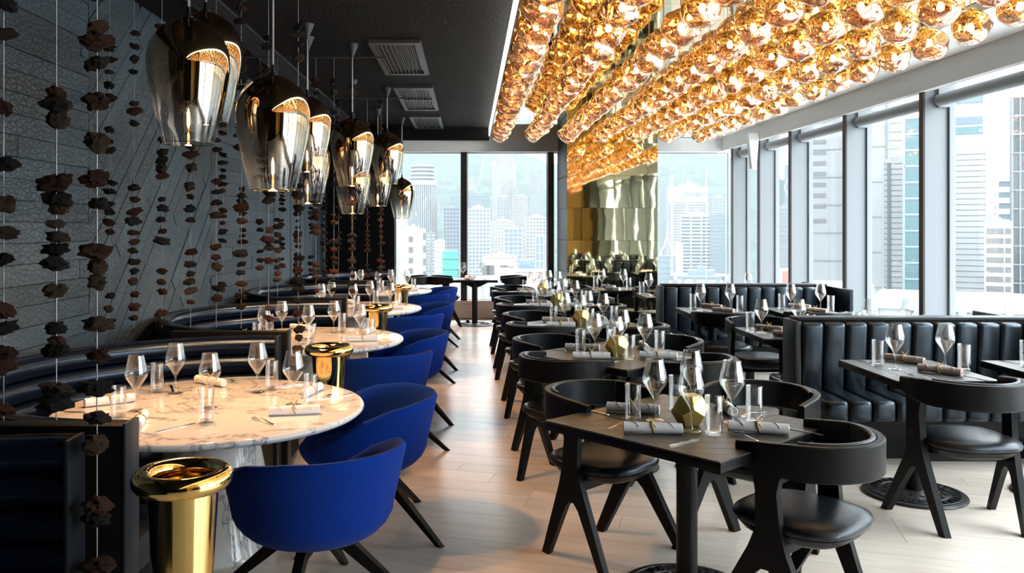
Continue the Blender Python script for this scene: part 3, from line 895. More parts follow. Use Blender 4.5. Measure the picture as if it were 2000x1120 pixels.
seat_me = stacked([(.235, .235, .440), (.252, .252, .448), (.256, .256, .462), (.248, .248, .478), (.22, .22, .488), (.15, .15, .493), (.03, .03, .494)], 'seat', 'black_leather')
sbase_me = stacked([(.19, .19, .395), (.215, .215, .41), (.24, .24, .439)], 'seat_base', 'black_wood')
brace_me = MB().box(-.262, .262, -.03, .03, .345, .396, bevel=.005).mesh('stretcher', 'black_wood')
for m_ in (band_me, pad_me, seat_me, sbase_me, brace_me, LF[0], LF[1]): m_.transform(Matrix.Diagonal((1, 1, 1.055, 1)))
SLAB = [('backrest', band_me), ('back_pad', pad_me), ('seat', seat_me), ('seat_base', sbase_me), ('stretcher', brace_me), ('leg_frame', LF[0]), ('leg_frame', LF[1])]
def slab(x, y, fx, fy, lb):
    inst(SLAB, 'slab_chair', lb, 'chair', (x, y, 0), face(fx, fy), 'black wooden armchairs with leather seats')

# ------------------------------------------------------------------ tables with cast-iron feet
def conv_clip(poly, tri):
    for i in range(len(tri)):
        a, b = tri[i], tri[(i + 1) % len(tri)]
        f = lambda p: (b[0] - a[0]) * (p[1] - a[1]) - (b[1] - a[1]) * (p[0] - a[0])
        out = []
        for k in range(len(poly)):
            p, q = poly[k], poly[(k + 1) % len(poly)]
            fp, fq = f(p), f(q)
            if fp >= 0: out.append(p)
            if (fp >= 0) != (fq >= 0):
                t = fp / (fp - fq); out.append((p[0] + (q[0] - p[0]) * t, p[1] + (q[1] - p[1]) * t))
        poly = out
        if len(poly) < 3: return []
    return poly
def boards_for(tri, direction, w, ext):
    res = []
    c, s = math.cos(direction), math.sin(direction)
    for j in range(-20, 20):
        q = [(-ext, j * w + .0012), (ext, j * w + .0012), (ext, (j + 1) * w - .0012), (-ext, (j + 1) * w - .0012)]
        q = conv_clip([(c * u - s * v, s * u + c * v) for u, v in q], tri)
        if area(q) > .0004: res.append(q)
    return res
def board_mesh(q):
    cx_ = sum(p[0] for p in q) / len(q); cy_ = sum(p[1] for p in q) / len(q)
    return MB().prism([(p[0] - cx_, p[1] - cy_) for p in q], lambda p: (p[0], p[1], TH - .007), lambda p: (p[0], p[1], TH)).mesh('board', 'black_oak_top', smooth=False), (cx_, cy_, 0)
TH = .79; TK = .948
hs = .465
e_ = hs - .003
SQB = [board_mesh(q) for q in boards_for([(-e_, -e_), (e_, -e_), (e_, e_)], PI / 4, .09, 2)] + [board_mesh(q) for q in boards_for([(-e_, -e_), (e_, e_), (-e_, e_)], PI / 2, .098, 2)]
sq_core = MB().box(-hs, hs, -hs, hs, TH - .045, TH - .0075, bevel=.003).mesh('tabletop', 'black_wood')
hx, hy = .31, .39
RB = [board_mesh([(-hx + .002 + k * .1033, -hy + .002), (-hx + k * .1033 + .1013, -hy + .002), (-hx + k * .1033 + .1013, hy - .002), (-hx + .002 + k * .1033, hy - .002)]) for k in range(6)]
re_core = MB().box(-hx, hx, -hy, hy, TH - .045, TH - .0075, bevel=.003).mesh('tabletop', 'black_wood')
colm = MB().lathe([(.048, .03), (.048, TH - .08)], 24).mesh('column', 'black_metal')
brk = MB().prism([(-.24, TH - .046), (-.24, TH - .06), (-.06, TH - .14), (.06, TH - .14), (.24, TH - .06), (.24, TH - .046)][::-1], lambda p: (p[0], -.012, p[1]), lambda p: (p[0], .012, p[1])).mesh('bracket', 'black_metal')
basep = MB().lathe([(0, 0), (.30, 0), (.305, .006), (.30, .016), (.285, .020), (.275, .018), (.10, .024), (.07, .034), (0, .034)], 56).mesh('base_plate', 'cast_iron', angle=30)
rel = MB()
for k in range(30):
    a = 2 * PI * k / 30
    if k % 15 == 0: continue
    M = Matrix.Rotation(a, 4, 'Z')
    rel.box(.212, .256, -.012, -.004, .018, .0265, M); rel.box(.212 + .018 * (k % 2), .222 + .03 * (k % 2), -.012, .010, .018, .0265, M)
    if k % 3: rel.box(.212, .256, .005, .011, .018, .0265, M)
rel.tube([(.265 * math.cos(2 * PI * k / 40), .265 * math.sin(2 * PI * k / 40), .0205) for k in range(40)], .004, 6, closed=True)
rel.tube([(.198 * math.cos(2 * PI * k / 40), .198 * math.sin(2 * PI * k / 40), .0215) for k in range(40)], .004, 6, closed=True)
for k in range(14):
    a = 2 * PI * k / 14
    rel.tube([(.11 * math.cos(a), .11 * math.sin(a), .024), (.15 * math.cos(a + .2), .15 * math.sin(a + .2), .0245), (.18 * math.cos(a - .1), .18 * math.sin(a - .1), .0225)], .005, 5)
rel_me = rel.mesh('embossed_ring', 'cast_iron', angle=30)
foot_me = MB().box(-.025, .025, -.03, .03, .001, .055, bevel=.008).mesh('levelling_foot', 'black_metal')
def pedestal_parts(core, boards):
    return [('tabletop', core, (0, 0, 0), (0, 0, 0), [('board', m, l) for m, l in boards]), ('column', colm), ('bracket', brk), ('bracket', brk, (0, 0, 0), (0, 0, PI / 2)),
            ('base_plate', basep, (0, 0, 0), (0, 0, 0), [('embossed_ring', rel_me)])]
SQT = pedestal_parts(sq_core, SQB)
RET = pedestal_parts(re_core, RB) + [('levelling_foot', foot_me, (.09, .12, .02))]

# ------------------------------------------------------------------ tableware
wine_prof = [(0, .0), (.040, .0), (.042, .002), (.030, .006), (.010, .010), (.0050, .020), (.0042, .06), (.0045, .092), (.009, .105), (.030, .139), (.052, .172), (.0575, .186), (.0580, .196), (.0555, .210), (.0455, .254), (.039, .288),
             (.0376, .288), (.0441, .254), (.0541, .210), (.0565, .196), (.0560, .187), (.0505, .173), (.0285, .140), (.006, .109), (0, .108)]
wine_me = MB().lathe(wine_prof, 28).mesh('wine_glass', 'clear_glass', angle=50)
tumb_me = MB().lathe([(0, 0), (.033, 0), (.0355, .003), (.0365, .02), (.0375, .168), (.0367, .170), (.0358, .168), (.0345, .02), (.031, .014), (0, .013)], 28).mesh('tumbler', 'clear_glass', angle=50)
nr = MB()
rings = []
for k in range(13):
    t = k / 12; x = -.125 + .25 * t
    rings.append([(x, (.0245 + .0012 * math.sin(9 * t + 3 * a)) * math.cos(a), .0245 + (.0238 + .0012 * math.sin(7 * t - 2 * a)) * math.sin(a)) for a in [2 * PI * i / 18 for i in range(18)]])
nr.loft(rings)
for sgn in (-1, 1):
    sp = []
    for k in range(26):
        a = k * .55; r = .004 + .0007 * k
        sp.append((sgn * .1265, r * math.cos(a), .0245 + r * math.sin(a)))
    nr.tube(sp, .0016, 4)
for k in range(3):   # folded edges winding round the roll
    nr.tube([(-.11 + .075 * k + .05 * q / 8, .0252 * math.cos(.2 + q * .33), .0245 + .0252 * math.sin(.2 + q * .33)) for q in range(9)], .0022, 5)
tie = MB()
tie.tube([(.004 * math.sin(2 * a), .027 * math.cos(a), .0268 + .0232 * math.sin(a)) for a in [2 * PI * i / 20 for i in range(20)]], .0032, 6, closed=True)
tie.tube([(0, 0, .05), (.012, .010, .066), (.020, .004, .076)], [.004, .004, .002], 6)
tie.tube([(0, 0, .05), (-.010, -.008, .064), (-.018, -.002, .071)], [.004, .004, .002], 6)
tie_me = tie.mesh('tie', 'twine')
nap_me = nr.mesh('roll', 'napkin', angle=50); nap2_me = nr.mesh('roll', 'linen_pink', angle=50)
def flat_strip(pts):  # (x, halfwidth, z)
    rg = [[(x, -w, z), (x, w, z), (x, w, z + .0022), (x, -w, z + .0022)] for x, w, z in pts]
    return rg
fk = MB().loft(flat_strip([(-.10, .0055, .003), (-.06, .0045, .005), (0, .0026, .014), (.03, .003, .012), (.045, .011, .008), (.058, .0125, .005)]))
for q in range(4):
    yv = -.0105 + .007 * q
    fk.loft([[(x, yv - .0014, z), (x, yv + .0014, z), (x, yv + .0014, z + .002), (x, yv - .0014, z + .002)] for x, z in ((.058, .005), (.08, .004), (.10, .008))])
fork_me = fk.mesh('fork', 'steel', angle=30)
kn = MB().loft(flat_strip([(-.115, .004, .001), (-.105, .0075, .001), (-.02, .0055, .002), (-.01, .0055, .002)]))
kn.loft([[(x, w0, .001), (x, w1, .001), (x, w1, .0028), (x, w0, .0028)] for x, w0, w1 in ((-.012, -.006, .006), (.05, -.009, .007), (.09, -.008, .007), (.115, .003, .006))])
knife_me = kn.mesh('knife', 'steel', angle=30)
ph = (1 + 5 ** .5) / 2
dod = [(x, y, z) for x in (-1, 1) for y in (-1, 1) for z in (-1, 1)] + [(0, a / ph, b * ph) for a in (-1, 1) for b in (-1, 1)] + [(a / ph, b * ph, 0) for a in (-1, 1) for b in (-1, 1)] + [(a * ph, 0, b / ph) for a in (-1, 1) for b in (-1, 1)]
bm = bmesh.new()
Mr = Matrix.Rotation(math.atan2(1, ph), 4, 'Y')
for p in dod: bm.verts.new((Mr @ Vector(p)) * .050)
bmesh.ops.convex_hull(bm, input=bm.verts[:])
bmesh.ops.dissolve_limit(bm, angle_limit=.02, verts=bm.verts[:], edges=bm.edges[:])
zmin = min(v.co.z for v in bm.verts)
for v in bm.verts: v.co.z -= zmin
bmesh.ops.bevel(bm, geom=bm.edges[:], offset=.002, segments=1, affect='EDGES')
tea_me = bpy.data.meshes.new('tealight_holder'); bm.to_mesh(tea_me); bm.free()
tea_me.materials.append(MATS['brass_satin'])

def lay(cx_, cy_, z, table, items, group_tag, pink=False, jitter=0.0, only=None):
    """items: (kind, dx, dy, angle); labels count each kind from the left as the camera sees it"""
    kinds = {}
    for it in items: kinds.setdefault(it[0], []).append(it)
    for k, lst in kinds.items():
        lst = sorted(lst, key=lambda t: (cx_ + t[1]) / (cy_ + t[2]))
        for n, (kk, dx, dy, an) in enumerate(lst):
            dx += R.uniform(-jitter, jitter); dy += R.uniform(-jitter, jitter)
            pos = (cx_ + dx, cy_ + dy, z + .0006)
            where = ' on the %s' % table + ('' if len(lst) == 1 else ', %s from the left' % ORD[n])
            an2 = an + R.uniform(-jitter, jitter) * 4
            if kk == 'wine': mk('wine_glass', wine_me, None, pos, (0, 0, 0), 'stemmed wine glass' + where, 'wine glass', 'wine glasses on the tables')
            elif kk == 'tumb': mk('tumbler', tumb_me, None, pos, (0, 0, 0), 'straight water tumbler' + where, 'tumbler', 'water tumblers on the tables')
            elif kk == 'nap':
                t = thing('rolled_napkin', 'rolled %s napkin' % ('pinkish' if pink else 'white') + where, 'napkin', pos, an2, 'rolled napkins on the tables')
                mk('roll', nap2_me if pink else nap_me, t); mk('tie', tie_me, t)
            elif kk == 'fork': mk('fork', fork_me, None, pos, (0, 0, an2), 'steel fork' + where, 'fork', 'forks on the tables')
            elif kk == 'knife': mk('knife', knife_me, None, pos, (0, 0, an2), 'steel knife' + where, 'knife', 'knives on the tables')
            elif kk == 'tea': mk('tealight_holder', tea_me, None, pos, (0, 0, an), 'faceted gold tealight holder' + where, 'candle holder', 'gold tealight holders')
def rel_items(spec, cx_, cy_, z=.74):
    out = []
    for s in spec:
        if len(s) == 3:
            p = PX(s[1], s[2], z); out.append((s[0], p.x - cx_, p.y - cy_, 0.3))
        else:
            a, b = PX(s[1], s[2], z), PX(s[3], s[4], z)
            out.append((s[0], (a.x + b.x) / 2 - cx_, (a.y + b.y) / 2 - cy_, math.atan2(b.y - a.y, b.x - a.x)))
    for i, t in enumerate(out):      # tumblers stand clear of the bowls beside them
        if t[0] != 'tumb': continue
        for w in out:
            if w[0] != 'wine': continue
            d = Vector((t[1] - w[1], t[2] - w[2]))
            if d.length < .102:
                d = d.normalized() * .102
                t = out[i] = ('tumb', w[1] + d.x, w[2] + d.y, 0.3)
    return out
M_SPEC = [('wine', 266, 803), ('wine', 343, 769), ('wine', 410, 797), ('wine', 503, 767), ('wine', 573, 791),
          ('tumb', 231, 822), ('tumb', 307, 767), ('tumb', 403, 826), ('tumb', 529, 762), ('tumb', 605, 793),
          ('nap', 135, 800, 290, 782), ('nap', 262, 850, 285, 812), ('nap', 367, 745, 457, 760), ('nap', 503, 814, 645, 808), ('nap', 578, 786, 636, 757),
          ('fork', 548, 836, 482, 815), ('fork', 688, 769, 626, 778), ('fork', 174, 834, 246, 812), ('fork', 420, 742, 470, 750),
          ('knife', 297, 848, 390, 826), ('knife', 340, 770, 332, 750), ('knife', 530, 758, 600, 748), ('knife', 130, 806, 200, 808)]
mi = rel_items(M_SPEC, TX, TY)
for i in range(4):
    lay(TX, TY + BP * i, .74, '%s marble table' % tl[i], mi, 'm', jitter=0.0 if i == 0 else .003)

# square tables down the middle of the room
Q_SPEC = [('wine', 1279, 822), ('wine', 1350, 843), ('wine', 1430, 826), ('wine', 1351, 797),
          ('tumb', 1255, 822), ('tumb', 1383, 848), ('tumb', 1447, 826), ('tumb', 1322, 801),
          ('nap', 1170, 803, 1304, 812), ('nap', 1201, 844, 1350, 850), ('nap', 1401, 792, 1432, 815), ('nap', 1406, 841, 1558, 852),
          ('fork', 1505, 872, 1412, 845), ('fork', 1181, 842, 1245, 824), ('fork', 1500, 806, 1440, 818),
          ('knife', 1302, 874, 1378, 854), ('knife', 1152, 803, 1232, 823), ('knife', 1580, 846, 1540, 838), ('tea', 1347, 830)]
QC = [(1.06, 4.08), (1.09, 6.25), (1.08, 8.15), (1.05, 10.1), (1.05, 12.05)]
QC = [(x * TK, y_ * TK) for x, y_ in QC]
qi = rel_items(Q_SPEC, *QC[0], TH)
qn = ['nearest square table', 'second square table', 'third square table', 'fourth square table', 'farthest square table']
for i, (x, y_) in enumerate(QC):
    inst(SQT, 'square_table', '%s in the middle row, black boarded top on one column' % qn[i].replace(' table', ' black table'), 'table', (x, y_, 0), math.radians(-48.5), 'square black tables down the middle')
    lay(x, y_, TH, qn[i], qi, 'q', jitter=0.0 if i == 0 else .003)
    if i == 0:
        slab(.70, 4.36, .68, -.73, 'black slab chair at the nearest square table, leather inside facing the camera')
        slab(1.40, 3.52, -.66, .75, 'black slab chair closest to the camera, back turned, at the nearest square table')
        slab(1.50, 4.36, -.70, -.71, 'black slab chair at the nearest square table, between table and front bench')
    else:
        for ox, oy, fx, fy, w in ((-.40, -.36, .7, .7, 'aisle side, back to the camera'), (-.40, .42, .7, -.7, 'aisle side, facing the camera'),
                                  (.40, -.44, -.7, .7, 'window side, back to the camera'), (.42, .40, -.7, -.7, 'window side, facing the camera')):
            slab(x + ox, y_ + oy, fx, fy, 'black slab chair at the %s, %s' % (qn[i], w))

# ------------------------------------------------------------------ double benches with channelled leather
bkc = MB().box(-.079, .079, -.045, .045, -.27, .27, bevel=.03).mesh('back_channel', 'panel_leather', angle=70)
stc = MB().box(-.079, .079, -.27, .27, -.075, .075, bevel=.034).mesh('seat_channel', 'panel_leather', angle=70)
X1b = 4.26
def bench(Yc, lb, X0b):
    t = thing('leather_bench', lb, 'bench', (0, Yc, 0), 0, 'double leather benches by the windows')
    mk('core_panel', MB().box(X0b, X1b, -.05, .05, 0, .985, bevel=.004).mesh('core_panel', 'black_lacquer'), t)
    mk('top_rail', MB().box(X0b - .01, X1b + .01, -.075, .075, .986, 1.008, bevel=.004).mesh('top_rail', 'grey_panel'), t)
    mk('end_panel', MB().box(X0b - .045, X0b - .001, -.13, .13, 0, .985, bevel=.005).mesh('end_panel', 'grey_panel'), t)
    for s in (-1, 1):
        b = mk('bench_base', MB().box(X0b + .03, X1b, min(s * .06, s * .50), max(s * .06, s * .50), .20, .325, bevel=.005).mesh('bench_base', 'black_lacquer'), t)
        mk('plinth', MB().box(X0b + .06, X1b, min(s * .06, s * .30), max(s * .06, s * .30), 0, .20).mesh('plinth', 'black_lacquer', smooth=False), t)
        for k in range(int((X1b - X0b) / .1655)):
            x = X0b + .08 + .165 * k
            mk('back_channel', bkc, t, (x, s * .105, .705), (s * -.07, 0, 0))
            mk('seat_channel', stc, t, (x, s * .31, .40))
        mk('return_panel', MB().box(X1b + .001, X1b + .045, min(s * .0, s * .68), max(s * .0, s * .68), 0, .985, bevel=.005).mesh('return_panel', 'panel_leather'), t)
    return t
YB1, YB2 = 6.40, 10.05
bench(YB1, 'long double-sided black leather bench closest to the camera, by the side windows', 2.49)
bench(YB2, 'farther double-sided black leather bench, nearer the brass pillar', 2.31)
R_SPEC = [('wine', 1748, 722), ('wine', 1846, 722), ('tumb', 1714, 716), ('tumb', 1883, 726), ('nap', 1722, 703, 1812, 714), ('nap', 1782, 724, 1892, 738),
          ('fork', 1810, 740, 1772, 730), ('knife', 1915, 741, 1880, 734), ('knife', 1684, 706, 1712, 712), ('fork', 1835, 712, 1800, 706)]
ri = rel_items(R_SPEC, 2.97 * TK, 5.58 * TK, TH)
def rot_items(it): return [(k, -dx, -dy, an + PI) for k, dx, dy, an in it]
RT = [(2.97, 5.58, 'aisle-end table of the front bench', 0, (2.82, 4.76, 0, 1)),
      (3.97, 5.55, 'window-end table of the front bench', 0, None),
      (2.83, 7.50, 'aisle-end table behind the front bench', 1, (2.66, 7.66, 0, -1)),
      (3.80, 7.50, 'window-end table behind the front bench', 1, (3.62, 7.66, 0, -1)),
      (2.74, 9.45, 'aisle-end table of the rear bench', 0, (2.57, 8.44, 0, 1)),
      (3.76, 9.45, 'window-end table of the rear bench', 0, (3.52, 8.44, 0, 1)),
      (2.70, 11.62, 'aisle-end table behind the rear bench', 1, (2.56, 11.57, 0, -1)),
      (3.75, 11.62, 'window-end table behind the rear bench', 1, (3.55, 11.57, 0, -1)),
      (2.22, 12.75, 'table in front of the brass pillar', 1, (1.55, 12.1, 1, 0)),
      (0.085, 15.15, 'small table under the far window', 1, (.66, 14.38, -1, 0))]
for x, y_, nm, fl_, ch in RT:
    x, y_ = x * TK, y_ * TK
    inst(RET, 'dining_table', 'black ' + nm, 'table', (x, y_, 0), PI / 2 if 'far window' in nm or 'pillar' in nm else 0, 'rectangular black tables')
    lay(x, y_, TH, nm, rot_items(ri) if fl_ else ri, 'r', pink='bench' in nm, jitter=.003)
    if ch: slab(ch[0], ch[1], ch[2], ch[3], 'black slab chair at the ' + nm)
slab(-.43, 14.38, 1, .05, 'black slab chair beyond the blue chairs, facing the small far-window table')
slab(-.98, 14.35, -1, -.1, 'black slab chair at the far window, facing the farthest booth')

# ------------------------------------------------------------------ the city outside
GZ = -150.0
CS = 2.2     # the towers beyond the far windows stand this much farther off than their first guess
for nm, c in (('city_white', (.30, .30, .30)), ('city_cream', (.27, .255, .225)), ('city_grey', (.17, .185, .20)), ('city_pink', (.30, .235, .215)), ('city_tan', (.19, .185, .175)), ('tower_tile', (.185, .192, .198)), ('tower_joint', (.12, .124, .128))):
    pbr(nm, tuple(v * .66 for v in c), rough=.8, noise_scale=.05, noise_amt=.06)
for nm, c in (('city_glass', (.05, .08, .10)), ('city_glass_dark', (.025, .035, .042)), ('city_teal', (.03, .075, .085)), ('city_glass_pale', (.12, .16, .18)), ('city_slot', (.06, .06, .06))):
    pbr(nm, tuple(v * .72 for v in c), rough=.35, spec=.5)
pbr('scaffold_net', (.03, .15, .11), rough=.9)
pbr('sign_red', (.55, .10, .08), rough=.7)
pbr('sign_blue', (.06, .12, .20), rough=.7)
pbr('city_ground', (.12, .125, .12), rough=.9, noise_scale=.02, noise_amt=.3)
def hill_mat():
    m = pbr('hill_forest', (.045, .070, .060), rough=.95, spec=.1, noise_scale=.03, noise_amt=.45)
hill_mat()

struct('ground_outside', MB().box(-3000, 5000, 25, 4600, GZ - 1, GZ).mesh('ground_outside', 'city_ground', smooth=False), label='city ground far below the windows')

def hill():
    vs = []; fs = []
    nx, ny = 120, 26
    ridge = [(300, 250), (600, 262), (770, 270), (880, 283), (960, 288), (1010, 297), (1040, 307), (1075, 318), (1110, 322), (1180, 300), (1260, 288), (1330, 291), (1420, 305), (1500, 345), (1600, 400), (2100, 425)]
    def ry(x):
        if x <= ridge[0][0]: return ridge[0][1]
        for (a, b), (c, d) in zip(ridge, ridge[1:]):
            if x <= c: return b + (d - b) * (x - a) / (c - a)
        return ridge[-1][1]
    for j in range(ny):
        Y = 2000 + 2000 * j / (ny - 1)
        for i in range(nx):
            px = 250 + 1800 * i / (nx - 1)
            X = (px - VX) / F * 3250
            zr = H + (VY - ry(px)) / F * 3300
            t = min(1, j / 17.0); t = t * t * (3 - 2 * t)
            z = GZ + (zr - GZ) * t
            z += 34 * noise.noise(Vector((X * .004, Y * .004, 0))) * min(1, j / 6) * (0.3 if j > 15 else 1) + 9 * noise.noise(Vector((X * .02, Y * .02, 3)))
            if j > 18: z -= (j - 18) * 18
            vs.append((X, Y, z))
    for j in range(ny - 1):
        for i in range(nx - 1):
            k = j * nx + i
            fs.append((k, k + 1, k + nx + 1, k + nx))
    return MB().add(vs, fs).mesh('hill', 'hill_forest', angle=180)
struct('hill', hill(), label='wooded green hillside rising behind the city')

def text_mesh(curve, mat):
    o = bpy.data.objects.new('lettering', curve); col.objects.link(o)
    dg = bpy.context.evaluated_depsgraph_get()
    me = bpy.data.meshes.new_from_object(o.evaluated_get(dg))
    bpy.data.objects.remove(o)
    me.materials.clear(); me.materials.append(MATS[mat])
    return me
def frame_at(x0, x1, D):
    xc = (x0 + x1) / 2
    X = (xc - VX) / F * D
    az = math.atan2(X, D)
    W = (x1 - x0) / F * D * math.cos(az)
    return X, W, -az
def zat(yv, D): return H + (VY - yv) / F * D
def building(x0, x1, ytop, D, body, trim, label, bay=3.2, flr=3.2, vert=True, horiz=True, ybot=640, depth=None, rel=.3, vw=.7, hw=1.1, margin=1.0, name='tower_block', extra=None, roof=True, turn=0.0):
    if x1 < 1562: D = D * CS
    X, W, rz = frame_at(x0, x1, D)
    zt_, zb = zat(ytop, D), max(GZ, zat(ybot, D))
    dp = depth or max(8, W * .8)
    t = thing(name, label, 'building', (X, D, GZ), rz + turn, 'city buildings')
    top = zt_ - GZ
    mk('body', MB().box(-W / 2, W / 2, 0, dp, 0, top).mesh('body', body, smooth=False), t)
    if trim:
        m = MB()
        if horiz:
            z = top - hw + .15
            while z > zb - GZ:
                m.box(-W / 2 - rel, W / 2 + rel, -rel, dp, z, z + hw); z -= flr
        if vert:
            n = max(1, round((W - margin) / bay))
            for k in range(n + 1):
                x = -W / 2 + W * k / n
                m.box(x - vw / 2, x + vw / 2, -rel * 1.2, .3, zb - GZ, top)
            nd = max(1, round(dp / bay))
            for k in range(nd + 1):
                y = dp * k / nd
                m.box(-W / 2 - rel * 1.2, -W / 2 + .3, y - vw / 2, y + vw / 2, zb - GZ, top)
                m.box(W / 2 - .3, W / 2 + rel * 1.2, y - vw / 2, y + vw / 2, zb - GZ, top)
        if m.v:
            o = mk('facade_grid', m.mesh('facade_grid', trim, smooth=False), t); o['kind'] = 'stuff'
    if roof:
        mk('roof_plant', MB().box(-W * .22, W * .25, dp * .2, dp * .7, top, top + W * .10).box(-W * .05, W * .1, dp * .3, dp * .5, top + W * .10, top + W * .17).mesh('roof_plant', trim or body, smooth=False), t)
    return t, W, top, dp

# through the far left window
def round_tower():
    D = 420 * CS
    X, W, rz = frame_at(794, 852, D)
    t = thing('round_tower', 'tall round white tower with a banded drum on top', 'building', (X, D + W / 2, GZ), 0, 'city buildings')
    r = W / 2; top = zat(352, D) - GZ
    mk('body', MB().lathe([(r, 0), (r, top - 2)], 64).mesh('body', 'city_glass', angle=60), t)
    m = MB()
    for k in range(44):
        m.box(r - .3, r + .5, -.45, .45, 20, top - 2, Matrix.Rotation(2 * PI * k / 44, 4, 'Z'))
    m.lathe([(r + .7, top - 5), (r + .7, top), (0, top)], 64)
    o = mk('facade_ribs', m.mesh('facade_ribs', 'city_white', angle=30), t); o['kind'] = 'stuff'
    rd = r * .86; z = top
    prof = [(rd - .6, top)]
    hh = (zat(321, D) - zat(352, D)) / 4
    mk('drum', MB().lathe([(rd - .8, top), (rd - .8, top + hh * 4 - .3), (0, top + hh * 4)], 56).mesh('drum', 'city_glass', angle=40), t)
    for k in range(4):
        mk('drum_band', MB().lathe([(rd - .9, top + hh * k + hh * .45), (rd, top + hh * k + hh * .5), (rd, top + hh * (k + 1) - .1), (rd - .9, top + hh * (k + 1))], 56).mesh('drum_band', 'city_white', angle=40), t)
round_tower()
building(775, 794, 423, 260, 'city_white', 'city_cream', 'narrow dotted apartment tower at the far window edge', bay=2.2, flr=2.9, hw=1.6, vw=1.3)
t, W, top, dp = building(781, 832, 447, 170, 'city_cream', None, 'blank cream slab building in front of the round tower', roof=True)
wm = MB().box(-.45 * CS, .45 * CS, -.04, .1, -.6 * CS, .6 * CS).mesh('window', 'city_slot', smooth=False)
for k in range(8): mk('window', wm, t, (-W / 2 + W * .42, 0, top - (2.2 + k * 2.15) * CS))
for k in range(7): mk('window', wm, t, (W / 2 - W * .06, 0, top - (1.6 + k * 2.6) * CS), (0, 0, 0), scale=(.6, 1, 1.2))
building(832, 851, 455, 330, 'city_white', 'city_grey', 'slim white block beside the round tower', bay=3, flr=3, vw=1.4)
building(866, 897, 405, 300, 'city_glass', 'city_grey', 'grey-green residential tower under construction cranes', bay=2.4, flr=3.0, hw=.9)
building(850, 868, 470, 240, 'city_white', 'city_cream', 'low white block between round tower and scaffold', flr=3.2, bay=3)
t, W, top, dp = building(864, 895, 491, 120, 'scaffold_net', None, 'building wrapped in bright green scaffold netting', ybot=660, roof=False)
m = MB()
for k in range(14): m.box(-W / 2 - .12, W / 2 + .12, -.12, dp, top - (1.2 + 1.5 * k) * CS, top - (1.1 + 1.5 * k) * CS)
o = mk('netting_seams', m.mesh('netting_seams', 'city_teal', smooth=False), t); o['kind'] = 'stuff'
# through the middle far window
building(912, 931, 350, 640, 'city_grey', 'city_white', 'distant slim white tower beside the dark mullion', bay=3, flr=3, vw=1.6)
building(908, 957, 408, 300, 'city_glass_pale', 'city_white', 'broad pale blue residential tower with rows of windows', bay=2.6, flr=3.0, hw=1.0)
building(880, 955, 384, 420, 'city_glass_pale', 'city_grey', 'pale glass tower behind the broad residential tower', bay=5, flr=3.5, hw=.4, vw=.4)
building(971, 994, 384, 520, 'city_grey', 'city_white', 'slender white tower with horizontal bands', bay=4, flr=3.0, hw=1.5, vw=.9)
building(1004, 1029, 383, 500, 'city_grey', 'city_white', 'slender white tower with rounded crown and dotted windows', bay=2.8, flr=3.0, hw=1.2, vw=1.2)
building(961, 1008, 306, 1150, 'city_white', 'city_pink', 'cluster of apartment blocks high on the hillside', bay=8, flr=6, vw=3, hw=2, ybot=326)
building(980, 1001, 350, 950, 'city_white', 'city_cream', 'white hillside tower above the slender towers', bay=5, flr=4, vw=2.2, ybot=395)
building(999, 1013, 364, 940, 'city_white', 'city_cream', 'stepped white hillside tower', bay=5, flr=4, vw=2.2, ybot=395)
building(1036, 1060, 332, 900, 'city_glass_pale', 'city_white', 'tall pale tower on the hillside at the mullion', bay=4, flr=4, hw=.9, vw=1.2)
building(960, 1003, 432, 360, 'city_cream', 'city_white', 'mid-height white block behind the pink rooftops', bay=3, flr=3, vw=1.2)
building(985, 1020, 447, 260, 'city_glass_pale', 'city_white', 'pale blue glass block above the pink rooftops', bay=3, flr=3, hw=.6, vw=.5)
building(1028, 1066, 424, 330, 'city_grey', 'city_white', 'white apartment tower beside the far mullion', bay=2.8, flr=3.0, hw=1.2, vw=1.1)
building(1046, 1062, 462, 230, 'city_glass_pale', 'city_white', 'small framed glass block beside the mullion', bay=2.6, flr=5, hw=.7, vw=.6)
t, W, top, dp = building(944, 1009, 503, 130, 'city_pink', 'city_white', 'pink low-rise building with rooftop tanks', vert=False, flr=40, hw=.25, rel=.15)
wm2 = MB().box(-.55 * CS, .55 * CS, -.04, .1, -.75 * CS, .75 * CS).mesh('window', 'city_slot', smooth=False)
for x, z in ((-.42, 2), (-.28, 2), (-.28, 4.2), (.12, 2), (-.42, 4.2), (.3, 2.2)): mk('window', wm2, t, (W * x, 0, top - z * CS))
building(972, 1012, 526, 105, 'city_white', None, 'plain white low block below the pink building', roof=False)
building(1005, 1076, 530, 95, 'city_pink', 'city_white', 'long pink rooftop at the foot of the far mullion', vert=False, flr=40, hw=.4, rel=.2, roof=False)
t, W, top, dp = building(1016, 1042, 508, 150, 'city_glass_pale', None, 'rooftop billboard block with blue lettering', roof=False)
sg = bpy.data.curves.new('billboard_lettering', 'FONT'); sg.body = 'BAC'; sg.size = 1.3 * CS; sg.extrude = .05; sg.align_x = 'CENTER'
mk('billboard_lettering', text_mesh(sg, 'sign_blue'), t, (0, -.1, top - 1.4 * CS), (PI / 2, 0, 0))
building(912, 950, 545, 80, 'city_white', 'city_white', 'white low-rise with small windows below the far table', flr=3, bay=3, vw=1.6, hw=1.6, roof=False)
building(950, 1085, 562, 70, 'city_glass_pale', 'city_white', 'pale low roofs at the foot of the view', flr=3, bay=4, roof=False)
building(770, 912, 560, 75, 'city_white', 'city_cream', 'white low roofs below the green scaffold', flr=3, bay=3, vw=1.4, roof=False)
